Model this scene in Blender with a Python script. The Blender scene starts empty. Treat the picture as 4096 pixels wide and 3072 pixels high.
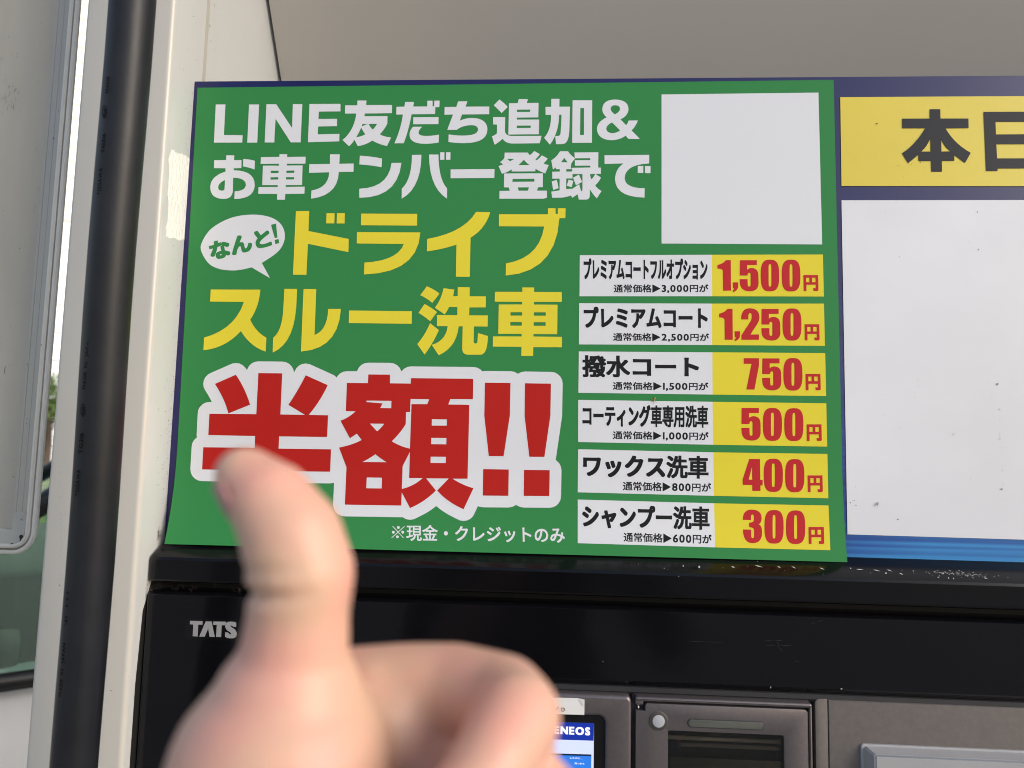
import bpy, bmesh, math, random
import numpy as np
from mathutils import Vector, Matrix
from mathutils.geometry import delaunay_2d_cdt, convex_hull_2d
random.seed(7)
sc = bpy.context.scene
COL = sc.collection

# ------------------------------------------------------------------ camera, world, sun
F = 2840.0                      # focal length in photograph pixels (4096 wide)
YAW, PITCH, ROLL = [math.radians(a) for a in (3.19692, 5.272085, 1.260376)]
DIST, CAMZ = 0.632, 1.45
def rot(y, p, r):
    cy, sy, cp, sp, cr, sr = math.cos(y), math.sin(y), math.cos(p), math.sin(p), math.cos(r), math.sin(r)
    Rz = np.array([[cy, -sy, 0], [sy, cy, 0], [0, 0, 1]]); Rx = np.array([[1, 0, 0], [0, cp, -sp], [0, sp, cp]])
    B = np.array([[1, 0, 0], [0, 0, -1], [0, 1, 0]]); Rr = np.array([[cr, -sr, 0], [sr, cr, 0], [0, 0, 1]])
    return Rz @ Rx @ B @ Rr
M = rot(YAW, PITCH, ROLL)
CAM = np.array([0.0, -DIST, CAMZ])
cd = bpy.data.cameras.new('camera'); cam = bpy.data.objects.new('camera', cd); COL.objects.link(cam)
cam.matrix_world = Matrix([[*M[i], CAM[i]] for i in range(3)] + [[0, 0, 0, 1]])
cd.sensor_width = 36; cd.lens = F / 4096 * 36; cd.clip_start = 0.01; cd.clip_end = 500
cd.dof.use_dof = True; cd.dof.focus_distance = 0.64; cd.dof.aperture_fstop = 6.6; cd.dof.aperture_blades = 0
sc.camera = cam

SUN = Vector((0.80, -0.42, 0.42)).normalized()
world = bpy.data.worlds.new("World"); sc.world = world; world.use_nodes = True
wn = world.node_tree.nodes; wl = world.node_tree.links
bg = wn['Background']; sky = wn.new('ShaderNodeTexSky'); sky.sky_type = 'NISHITA'; sky.sun_disc = False
sky.sun_elevation = math.asin(SUN.z); sky.sun_rotation = math.atan2(SUN.x, SUN.y)
sky.air_density = 1.0; sky.dust_density = 2.2; sky.ozone_density = 1.0
wl.new(sky.outputs[0], bg.inputs[0]); bg.inputs[1].default_value = 0.15
sl = bpy.data.lights.new('sun', 'SUN'); so = bpy.data.objects.new('sun', sl); COL.objects.link(so)
sl.energy = 1.15; sl.angle = math.radians(40); sl.color = (1.0, 0.985, 0.975)
so.rotation_euler = SUN.to_track_quat('Z', 'Y').to_euler()
sc.view_settings.view_transform = 'Standard'; sc.view_settings.look = 'None'
sc.view_settings.gamma = 1; sc.view_settings.use_curve_mapping = False
sc.view_settings.exposure = 0.54
sc.cycles.max_bounces = 6; sc.cycles.filter_width = 1.0

# ------------------------------------------------------------------ helpers
def ray(px, py):
    d = M @ np.array([(px - 2048) / F, -(py - 1536) / F, -1.0]); return d
def PX(px, py, Y=0.0):
    d = ray(px, py); t = (Y - CAM[1]) / d[1]; p = CAM + d * t; return (p[0], Y, p[2])
def CP(px, py, dep):            # point at a depth in front of the camera
    d = ray(px, py) * dep; return Vector(CAM + d)
def tag(o, label=None, cat=None, group=None, kind=None):
    if label: o['label'] = label
    if cat: o['category'] = cat
    if group: o['group'] = group
    if kind: o['kind'] = kind
    return o
def empty(name, loc, **k):
    o = bpy.data.objects.new(name, None); COL.objects.link(o); o.location = loc; o.empty_display_size = 0.05
    return tag(o, **k)
def link(name, me, mat, parent=None):
    o = bpy.data.objects.new(name, me); COL.objects.link(o)
    if mat: me.materials.append(mat)
    if parent:
        o.parent = parent
        w = Matrix.Identity(4); q = parent
        while q: w = Matrix.LocRotScale(q.location, q.rotation_euler, q.scale) @ w; q = q.parent
        o.matrix_parent_inverse = Matrix.Identity(4)
        me.transform(w.inverted())
    return o
def mesh(name, verts, faces, mat, parent=None, smooth=False):
    me = bpy.data.meshes.new(name); me.from_pydata([tuple(v) for v in verts], [], faces); me.update()
    if smooth: me.polygons.foreach_set('use_smooth', [True] * len(me.polygons))
    return link(name, me, mat, parent)
def from_bm(name, bm, mat, parent=None, smooth=False, auto=None):
    me = bpy.data.meshes.new(name); bm.to_mesh(me); bm.free()
    if smooth: me.polygons.foreach_set('use_smooth', [True] * len(me.polygons))
    o = link(name, me, mat, parent)
    if auto is not None:
        me.polygons.foreach_set('use_smooth', [True] * len(me.polygons))
        me.set_sharp_from_angle(angle=math.radians(auto))
    return o
def box_bm(x0, x1, y0, y1, z0, z1, bev=0.0, seg=2, bm=None):
    b = bmesh.new()
    vs = [b.verts.new(p) for p in [(x0,y0,z0),(x1,y0,z0),(x1,y1,z0),(x0,y1,z0),(x0,y0,z1),(x1,y0,z1),(x1,y1,z1),(x0,y1,z1)]]
    for f in [(0,3,2,1),(4,5,6,7),(0,1,5,4),(1,2,6,5),(2,3,7,6),(3,0,4,7)]: b.faces.new([vs[i] for i in f])
    if bev: bmesh.ops.bevel(b, geom=b.edges[:], offset=bev, segments=seg, affect='EDGES', profile=0.5)
    if bm is None: return b
    me = bpy.data.meshes.new('t'); b.to_mesh(me); b.free(); bm.from_mesh(me); bpy.data.meshes.remove(me); return bm
def box(name, x0, x1, y0, y1, z0, z1, mat, parent=None, bev=0.0, seg=2):
    return from_bm(name, box_bm(x0, x1, y0, y1, z0, z1, bev, seg), mat, parent, auto=35)
def extrude_x(name, prof, x0, x1, mat, parent=None, caps=True, auto=40, nx=1, warp=None):
    """profile [(y,z)...] swept from x0 to x1"""
    n = len(prof); vs = []; fs = []
    for k in range(nx + 1):
        x = x0 + (x1 - x0) * k / nx
        for (y, z) in prof: vs.append((x, y, z))
    for k in range(nx):
        for i in range(n - 1):
            a = k * n + i; fs.append((a, a + 1, a + n + 1, a + n))
    if caps: fs += [tuple(range(n - 1, -1, -1)), tuple(range(nx * n, nx * n + n))]
    o = mesh(name, vs, fs, mat, parent)
    o.data.polygons.foreach_set('use_smooth', [True] * len(o.data.polygons)); o.data.set_sharp_from_angle(angle=math.radians(auto))
    return o
def tube(name, pts, r, mat, parent=None, seg=32):
    vs = []; fs = []
    for i, p in enumerate(pts):
        p = Vector(p); a = Vector(pts[max(i - 1, 0)]); b = Vector(pts[min(i + 1, len(pts) - 1)])
        t = (b - a).normalized(); u = t.cross(Vector((0, 1, 0.01))).normalized(); v = t.cross(u).normalized()
        rr = r[i] if isinstance(r, (list, tuple)) else r
        for k in range(seg):
            w = 2 * math.pi * k / seg; vs.append(p + (u * math.cos(w) + v * math.sin(w)) * rr)
    for i in range(len(pts) - 1):
        for k in range(seg):
            k2 = (k + 1) % seg; fs.append((i*seg+k, i*seg+k2, (i+1)*seg+k2, (i+1)*seg+k))
    fs += [tuple(range(seg)), tuple(range(len(pts)*seg-1, (len(pts)-1)*seg-1, -1))]
    return mesh(name, vs, fs, mat, parent, smooth=True)

# ------------------------------------------------------------------ materials
def srgb(r, g, b):
    f = lambda c: (c/255/12.92) if c/255 <= .04045 else ((c/255+.055)/1.055)**2.4
    return (f(r), f(g), f(b), 1)
def mat(name, col, rough=0.5, metal=0.0, spec=0.5, bump=0.0, bscale=200.0, var=0.0, vscale=8.0, coat=0.0, coatr=0.1,
        specks=None, sss=0.0, emit=None, estr=0.0, stretch=(1, 1, 1), rvar=0.0):
    m = bpy.data.materials.new(name); m.use_nodes = True; nt = m.node_tree; N = nt.nodes; L = nt.links
    b = N['Principled BSDF']; b.inputs['Base Color'].default_value = col; b.inputs['Roughness'].default_value = rough
    b.inputs['Metallic'].default_value = metal; b.inputs['Specular IOR Level'].default_value = spec
    b.inputs['Coat Weight'].default_value = coat; b.inputs['Coat Roughness'].default_value = coatr
    tc = N.new('ShaderNodeTexCoord'); mp = N.new('ShaderNodeMapping'); L.new(tc.outputs['Object'], mp.inputs[0]); mp.inputs['Scale'].default_value = stretch
    last = None
    if var:
        n = N.new('ShaderNodeTexNoise'); n.inputs['Scale'].default_value = vscale; n.inputs['Detail'].default_value = 6; L.new(mp.outputs[0], n.inputs[0])
        r = N.new('ShaderNodeMapRange'); r.inputs[1].default_value = .3; r.inputs[2].default_value = .7
        r.inputs[3].default_value = 1 - var; r.inputs[4].default_value = 1 + var; L.new(n.outputs[0], r.inputs[0])
        mx = N.new('ShaderNodeMix'); mx.data_type = 'RGBA'; mx.blend_type = 'MULTIPLY'; mx.inputs[0].default_value = 1
        mx.inputs[6].default_value = col; L.new(r.outputs[0], mx.inputs[7]); last = mx.outputs[2]
    if specks:
        sc_, th, scol = specks
        v = N.new('ShaderNodeTexNoise'); v.inputs['Scale'].default_value = sc_; v.inputs['Detail'].default_value = 3; L.new(mp.outputs[0], v.inputs[0])
        n2 = N.new('ShaderNodeTexNoise'); n2.inputs['Scale'].default_value = sc_ / 12; L.new(mp.outputs[0], n2.inputs[0])
        ad = N.new('ShaderNodeMath'); ad.operation = 'MULTIPLY'; L.new(v.outputs[0], ad.inputs[0]); L.new(n2.outputs[0], ad.inputs[1])
        r = N.new('ShaderNodeMapRange'); r.inputs[1].default_value = th; r.inputs[2].default_value = th + .03; L.new(ad.outputs[0], r.inputs[0])
        mx = N.new('ShaderNodeMix'); mx.data_type = 'RGBA'; L.new(r.outputs[0], mx.inputs[0])
        if last: L.new(last, mx.inputs[6])
        else: mx.inputs[6].default_value = col
        mx.inputs[7].default_value = scol; last = mx.outputs[2]
    if last: L.new(last, b.inputs['Base Color'])
    if bump:
        n = N.new('ShaderNodeTexNoise'); n.inputs['Scale'].default_value = bscale; n.inputs['Detail'].default_value = 4; L.new(mp.outputs[0], n.inputs[0])
        bp = N.new('ShaderNodeBump'); bp.inputs['Strength'].default_value = bump; bp.inputs['Distance'].default_value = 0.001
        L.new(n.outputs[0], bp.inputs['Height']); L.new(bp.outputs[0], b.inputs['Normal'])
    if rvar:
        n = N.new('ShaderNodeTexNoise'); n.inputs['Scale'].default_value = 14; n.inputs['Detail'].default_value = 5; L.new(mp.outputs[0], n.inputs[0])
        r = N.new('ShaderNodeMapRange'); r.inputs[1].default_value = .3; r.inputs[2].default_value = .7
        r.inputs[3].default_value = max(0, rough - rvar); r.inputs[4].default_value = rough + rvar; L.new(n.outputs[0], r.inputs[0]); L.new(r.outputs[0], b.inputs['Roughness'])
    if sss:
        b.inputs['Subsurface Weight'].default_value = sss; b.inputs['Subsurface Radius'].default_value = (1, .35, .2); b.inputs['Subsurface Scale'].default_value = .006
    if emit: b.inputs['Emission Color'].default_value = emit; b.inputs['Emission Strength'].default_value = estr
    return m
WHITE = (.705, .715, .755, 1)
m_green = mat('poster green print', (.036, .228, .066, 1), .42, spec=.14, bump=.05, bscale=350, var=.03, vscale=3)
m_pwhite = mat('poster white print', WHITE, .42, bump=.05, bscale=350, var=.012, vscale=5)
m_yel = mat('poster yellow print', (.76, .64, .045, 1), .42, spec=.14, bump=.05, bscale=350, var=.02)
m_red = mat('poster red print', (.45, .016, .012, 1), .42, spec=.14, bump=.05, bscale=350, var=.03)
m_red2 = mat('price red print', (.50, .022, .028, 1), .42, spec=.14, var=.03)
m_ink = mat('black ink', (.012, .012, .013, 1), .4, spec=.14)
m_ink2 = mat('board black ink', (.035, .035, .04, 1), .4, spec=.14)
m_boardwhite = mat('board white panel', (.72, .725, .765, 1), .35, var=.045, vscale=9, specks=(260, .475, (.35, .34, .33, 1)), bump=.03, bscale=120)
m_boardyel = mat('board yellow panel', (.72, .57, .05, 1), .35, var=.03, vscale=6, specks=(260, .48, (.3, .22, .03, 1)))
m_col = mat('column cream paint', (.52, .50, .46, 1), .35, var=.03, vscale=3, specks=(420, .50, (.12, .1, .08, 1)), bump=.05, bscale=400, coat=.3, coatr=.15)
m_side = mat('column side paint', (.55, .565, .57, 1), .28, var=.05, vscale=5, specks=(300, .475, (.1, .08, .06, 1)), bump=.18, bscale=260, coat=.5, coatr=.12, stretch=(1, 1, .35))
def side_dirt_shade():  # dust beside the board, with the shade there painted into the same band
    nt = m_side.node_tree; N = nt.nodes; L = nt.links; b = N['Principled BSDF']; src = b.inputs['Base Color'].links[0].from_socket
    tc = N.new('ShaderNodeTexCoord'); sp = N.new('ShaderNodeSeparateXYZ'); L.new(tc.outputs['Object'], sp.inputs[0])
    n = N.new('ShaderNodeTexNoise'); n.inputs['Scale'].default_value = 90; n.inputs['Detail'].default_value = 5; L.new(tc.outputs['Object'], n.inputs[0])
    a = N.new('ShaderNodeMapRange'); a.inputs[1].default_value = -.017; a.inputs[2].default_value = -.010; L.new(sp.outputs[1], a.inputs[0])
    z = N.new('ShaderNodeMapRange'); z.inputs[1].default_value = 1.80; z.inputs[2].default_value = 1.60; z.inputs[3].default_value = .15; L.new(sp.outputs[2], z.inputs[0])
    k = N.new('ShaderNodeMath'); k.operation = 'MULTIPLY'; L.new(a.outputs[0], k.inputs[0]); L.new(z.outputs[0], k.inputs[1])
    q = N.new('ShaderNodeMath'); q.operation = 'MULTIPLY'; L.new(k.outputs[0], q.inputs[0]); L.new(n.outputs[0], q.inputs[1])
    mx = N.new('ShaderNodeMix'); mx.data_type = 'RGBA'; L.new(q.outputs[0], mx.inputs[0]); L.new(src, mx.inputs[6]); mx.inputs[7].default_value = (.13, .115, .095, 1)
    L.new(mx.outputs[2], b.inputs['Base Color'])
side_dirt_shade()
m_glare = mat('painted glare', (.88, .88, .87, 1), .15, bump=.9, bscale=420, stretch=(1, 1, .4))  # near-white grain that stands in for glare
m_head = mat('header panel paint', (.50, .475, .44, 1), .45, var=.03, vscale=2)
m_rubber = mat('hose rubber', (.013, .014, .018, 1), .42, spec=.3, bump=.1, bscale=220, var=.2, vscale=30, rvar=.05)
m_emboss = mat('hose embossing', (.003, .003, .004, 1), .7, spec=.05)
m_black = mat('gloss black panel', (.004, .004, .0055, 1), .12, spec=.3, bump=.035, bscale=90, specks=(500, .53, (.2, .2, .2, 1)), rvar=.04)
m_ledge = mat('black ledge plastic', (.004, .004, .005, 1), .18, spec=.26, bump=.06, bscale=130, var=.3, vscale=10, stretch=(.25, 1, 1), rvar=.04)
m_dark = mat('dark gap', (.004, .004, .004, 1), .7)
m_trim = mat('charcoal trim', (.028, .028, .031, 1), .5, var=.1, vscale=40, bump=.1)
m_unit = mat('grey brown metallic plastic', (.165, .145, .150, 1), .34, metal=.6, bump=.12, bscale=900, var=.06, vscale=300)
m_unit2 = mat('taupe panel', (.155, .135, .125, 1), .5, metal=.25, bump=.12, bscale=900, var=.07, vscale=250)
m_lgrey = mat('light grey plastic', (.36, .36, .37, 1), .4, var=.04, vscale=20, bump=.05)
m_bezel = mat('screen bezel', (.005, .005, .006, 1), .3)
m_alu = mat('anodised aluminium', (.45, .425, .39, 1), .4, metal=.25, var=.06, vscale=12, stretch=(1, 1, .1), bump=.05)
m_aluw = mat('bright aluminium edge', (.72, .69, .64, 1), .35, metal=.1, var=.05, vscale=30)
m_cream = mat('cream board panel', (.42, .395, .345, 1), .5, var=.10, vscale=9, stretch=(1.6, 1, .35), specks=(220, .46, (.15, .12, .09, 1)))
m_cap = mat('corner cap plastic', (.46, .45, .42, 1), .5, var=.08, vscale=60, specks=(400, .44, (.12, .08, .05, 1)))
m_steel = mat('steel pin', (.6, .58, .55, 1), .25, metal=1)
m_btn = mat('button face', (.42, .43, .48, 1), .5)
m_ring = mat('button ring', (.06, .055, .05, 1), .4)
m_lens = mat('smoked strip', (.10, .105, .09, 1), .15, var=.1, vscale=60)
m_sticker = mat('sticker paper', (.80, .79, .78, 1), .35, bump=.08, bscale=90)
m_badge = mat('badge silver', (.30, .30, .31, 1), .4)
m_plate = mat('badge plate', (.0055, .0055, .006, 1), .16, spec=.32)
m_chip = mat('bare chip', (.45, .45, .43, 1), .6)
m_fluff = mat('cobweb dust', (.10, .08, .07, 1), .9)
def edge_mat():
    m = mat('board blue print', (.01, .01, .1, 1), .3, bump=.03, bscale=120); nt = m.node_tree; N = nt.nodes; L = nt.links; b = N['Principled BSDF']
    tc = N.new('ShaderNodeTexCoord'); sp = N.new('ShaderNodeSeparateXYZ'); L.new(tc.outputs['Object'], sp.inputs[0])
    mp = N.new('ShaderNodeMapping'); mp.inputs['Scale'].default_value = (1.2, 1, 260); L.new(tc.outputs['Object'], mp.inputs[0])
    n = N.new('ShaderNodeTexNoise'); n.inputs['Scale'].default_value = 1; n.inputs['Detail'].default_value = 3; L.new(mp.outputs[0], n.inputs[0])
    mp2 = N.new('ShaderNodeMapping'); mp2.inputs['Scale'].default_value = (.5, 1, 26); L.new(tc.outputs['Object'], mp2.inputs[0])
    n2 = N.new('ShaderNodeTexNoise'); n2.inputs['Scale'].default_value = 1; L.new(mp2.outputs[0], n2.inputs[0])
    # printed gradient of the board: navy at the head, brighter streaked blue towards the foot
    r = N.new('ShaderNodeMapRange'); r.inputs[1].default_value = -.10; r.inputs[2].default_value = -.435; L.new(sp.outputs[2], r.inputs[0])
    a = N.new('ShaderNodeMath'); a.operation = 'MULTIPLY_ADD'; L.new(n.outputs[0], a.inputs[0]); a.inputs[1].default_value = .9; a.inputs[2].default_value = -.45
    c = N.new('ShaderNodeMath'); c.operation = 'MULTIPLY_ADD'; L.new(n2.outputs[0], c.inputs[0]); c.inputs[1].default_value = .9; c.inputs[2].default_value = -.45
    s = N.new('ShaderNodeMath'); s.operation = 'ADD'; L.new(a.outputs[0], s.inputs[0]); L.new(c.outputs[0], s.inputs[1])
    rx = N.new('ShaderNodeMapRange'); rx.inputs[1].default_value = -.33; rx.inputs[2].default_value = .22; rx.inputs[3].default_value = .12; L.new(sp.outputs[0], rx.inputs[0])
    r_ = r; r = N.new('ShaderNodeMath'); r.operation = 'MULTIPLY'; L.new(r_.outputs[0], r.inputs[0]); L.new(rx.outputs[0], r.inputs[1])
    p = N.new('ShaderNodeMath'); p.operation = 'POWER'; L.new(r.outputs[0], p.inputs[0]); p.inputs[1].default_value = 2.2
    k = N.new('ShaderNodeMath'); k.operation = 'MULTIPLY_ADD'; L.new(s.outputs[0], k.inputs[0]); L.new(r.outputs[0], k.inputs[1]); L.new(p.outputs[0], k.inputs[2])
    cr = N.new('ShaderNodeValToRGB'); e = cr.color_ramp.elements
    e[0].position = 0; e[0].color = (.008, .008, .085, 1); e[1].position = 1; e[1].color = (.035, .24, .56, 1)
    x = e.new(.35); x.color = (.012, .035, .20, 1); x = e.new(.65); x.color = (.014, .085, .33, 1)
    L.new(k.outputs[0], cr.inputs[0]); L.new(cr.outputs[0], b.inputs['Base Color']); return m
m_blue = edge_mat()

# ------------------------------------------------------------------ poster surface (a sheet whose foot stands off the board)
YP = -0.0012
ZC0, ZC1 = None, None
_tl, _tr = PX(790, 351, YP), PX(3334.6, 319.5, YP)
XL, XR = _tl[0], _tr[0]
ZS = PX(2048, 1790)[2]; ZB = PX(2048, 2200)[2]
def curl(x, z):
    u = min(1, max(0, (x - XL) / (XR - XL)))
    A = .0125 * (1 - u) + .0065 * u
    t = (ZS - z) / (ZS - ZB)
    return 0.0 if t <= 0 else A * t ** 2.2
def PS(px, py, off=0.0):
    Y = YP - off
    for _ in range(12):
        p = PX(px, py, Y); Y = YP - off - curl(p[0], p[2])
    p = PX(px, py, Y); return (p[0], Y, p[2])
def PB(px, py, off=0.0):        # board face
    return PX(px, py, -off)

# ------------------------------------------------------------------ lettering: outlines in photograph pixels, laid on a surface
CROP = dict(A=(740, 300, 1.952), B=(1640, 300, 1.952), C=(740, 1050, 1.843), D=(1640, 1050, 1.843), E=(1340, 1480, 2.765),
            F=(1640, 1130, 3.456), G=(1300, 380, 3.16), H=(1940, 380, 3.16), I=(3296, 280, 2.074), J=(550, 2100, 2.107),
            K=(2280, 980, 1.8436), L=(2280, 1500, 1.8433), N=(2800, 1020, 4.148), O=(2840, 1400, 3.95), P=(2840, 1800, 4.148),
            Q=(1500, 2060, 2.765), R=(2100, 2750, 5.1525), V=(0, 0, 0.54004), U=(0, 0, 1.0), S=(2100, 2672, 2.212), T=(3096, 2672, 2.212), W=(2400, 2750, 5.1525))
def cpt(c, x, y):
    ox, oy, s = CROP[c]; return (ox + x / s, oy + y / s)
def parse(s, c=None):
    pts = []
    for w in s.split():
        q = w[0] == '~'; x, y = w.lstrip('~').split(','); pts.append((float(x), float(y), q))
    out = []; n = len(pts)
    for i, (x, y, q) in enumerate(pts):
        if not q: out.append((x, y)); continue
        p0 = pts[i-1]; p2 = pts[(i+1) % n]
        a = (p0[0], p0[1]) if not p0[2] else ((p0[0]+x)/2, (p0[1]+y)/2)
        b = (p2[0], p2[1]) if not p2[2] else ((p2[0]+x)/2, (p2[1]+y)/2)
        K = 7
        for k in range(1, K + (1 if p2[2] else 0)):
            t = k / K; out.append(((1-t)**2*a[0]+2*t*(1-t)*x+t*t*b[0], (1-t)**2*a[1]+2*t*(1-t)*y+t*t*b[1]))
    return [cpt(c, *p) for p in out] if c else out
def union(solids, holes=(), eps=1e-4):
    """flat union of polygons minus holes -> (verts, tris)"""
    vs = []; fs = []; ns_drop = []
    for p in list(solids) + list(holes):
        q = []
        for v in p:
            if q and (v[0]-q[-1][0])**2 + (v[1]-q[-1][1])**2 < eps**2*4: continue
            q.append(v)
        if len(q) > 2 and (q[0][0]-q[-1][0])**2 + (q[0][1]-q[-1][1])**2 < eps**2*4: q.pop()
        a = sum(q[i][0]*q[(i+1) % len(q)][1] - q[(i+1) % len(q)][0]*q[i][1] for i in range(len(q)))
        if abs(a) < eps * 50: ns_drop.append(1) if len(fs) < len(solids) - len(ns_drop) else None; continue
        if a < 0: q.reverse()
        b = len(vs); vs += [Vector(v) for v in q]; fs.append(list(range(b, b + len(q))))
    ns = len(solids) - len(ns_drop)
    r = delaunay_2d_cdt(vs, [], fs, 0, eps, True)
    T = [tuple(f) for f, o in zip(r[2], r[5]) if o and not any(i >= ns for i in o)]
    return [tuple(v) for v in r[0]], T
def dilate(verts, tris, kern):
    """Minkowski sum of a triangle soup with a convex kernel"""
    cnt = {}
    for t in tris:
        for i in range(3):
            e = (t[i], t[(i+1) % 3]); k = (min(e), max(e)); cnt[k] = cnt.get(k, 0) + 1
    polys = [[verts[i] for i in t] for t in tris]
    for (a, b), c in cnt.items():
        if c > 1: continue
        pts = [Vector((verts[v][0]+k[0], verts[v][1]+k[1])) for v in (a, b) for k in kern]
        h = convex_hull_2d(pts); polys.append([tuple(pts[i]) for i in h])
    return union(polys)
GL = {}
def glyphs(text, bx=0.0, by=0.0):
    """outline of a line of text in em units, thickened"""
    key = (text, bx, by)
    if key in GL: return GL[key]
    V = []; T = []; x = 0
    for ch in text:
        k1 = (ch, bx, by)
        if k1 not in GL:
            c = bpy.data.curves.new('t', 'FONT'); c.body = ch; c.size = 1; c.resolution_u = 3
            o = bpy.data.objects.new('t', c); COL.objects.link(o)
            me = o.to_mesh(); v = [(q.co.x, q.co.y) for q in me.vertices]
            me.calc_loop_triangles(); t = [tuple(l.vertices) for l in me.loop_triangles]
            o.to_mesh_clear(); bpy.data.objects.remove(o); bpy.data.curves.remove(c)
            # weld
            idx = {}; vv = []; mp = []
            for p in v:
                k = (round(p[0], 5), round(p[1], 5))
                if k not in idx: idx[k] = len(vv); vv.append(p)
                mp.append(idx[k])
            t = [(mp[a], mp[b], mp[c_]) for a, b, c_ in t]; t = [q for q in t if len(set(q)) == 3]
            if bx and t:
                f_ = 1.05 if ord(ch) < 0x2000 else (.78 if 0x4e00 <= ord(ch) < 0xa000 else 1.0)
                kern = [(bx*f_, by*f_), (-bx*f_, by*f_), (-bx*f_, -by*f_), (bx*f_, -by*f_)]
                kern = [(a*1000, b_*1000) for a, b_ in kern]
                vv, t = dilate([(a*1000, b_*1000) for a, b_ in vv], t, kern)
                vv = [(a/1000, b_/1000) for a, b_ in vv]
            GL[k1] = (vv, t)
        vv, t = GL[k1]
        if vv:
            xs = [p[0] for p in vv]; w = max(xs) - min(xs)
        wide = ord(ch) > 0x2000
        adv = 1.0 if wide else None
        b = len(V)
        if wide:
            V += [(p[0] + x, p[1]) for p in vv]; x += 1.0
        else:
            m0 = min(xs) if vv else 0; V += [((p[0] - m0)*1.12 + x + .04, p[1]*1.14 - .02) for p in vv]; x += (w*1.12 + .12)
        T += [(a+b, c_+b, d+b) for a, c_, d in t]
    used = sorted({i for t in T for i in t}); rm = {u: i for i, u in enumerate(used)}
    V = [V[u] for u in used]; T = [tuple(rm[i] for i in t) for t in T]
    GL[key] = (V, T); return GL[key]
def fit(verts, tris, quad):
    """map the bounding box of an outline to a pixel quad tl,tr,br,bl"""
    xs = [v[0] for v in verts]; ys = [v[1] for v in verts]; x0, x1, y0, y1 = min(xs), max(xs), min(ys), max(ys)
    out = []
    for (x, y) in verts:
        u = (x-x0)/(x1-x0); v = (y1-y)/(y1-y0)
        tl, tr, br, bl = quad
        out.append(tuple((1-u)*(1-v)*tl[i]+u*(1-v)*tr[i]+u*v*br[i]+(1-u)*v*bl[i] for i in (0, 1)))
    return out, tris
def merge(*parts):
    V = []; T = []
    for v, t in parts:
        b = len(V); V += v; T += [tuple(i+b for i in f) for f in t]
    return V, T
def lay(name, vt, surf, off, material, parent, curled=False):
    V, T = vt
    bm = bmesh.new(); bv = [bm.verts.new((p[0], p[1], 0)) for p in V]
    for t in T:
        try: bm.faces.new([bv[i] for i in t])
        except ValueError: pass
    if curled:
        ys = [p[1] for p in V]; y = max(1770, min(ys) + 1)
        k = math.ceil(y / 22) * 22
        while k < max(ys):
            bmesh.ops.bisect_plane(bm, geom=bm.verts[:]+bm.edges[:]+bm.faces[:], plane_co=(0, k, 0), plane_no=(0, 1, 0)); k += 22
    for v in bm.verts: v.co = surf(v.co.x, v.co.y, off)
    bmesh.ops.delete(bm, geom=[v for v in bm.verts if not v.link_faces], context='VERTS')
    for f in bm.faces: f.normal_update()
    flip = [f for f in bm.faces if f.normal.y > 0]
    bmesh.ops.reverse_faces(bm, faces=flip)
    return from_bm(name, bm, material, parent, smooth=curled)
def Q(c, s): return [cpt(c, *[float(a) for a in w.split(',')]) for w in s.split()]

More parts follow.
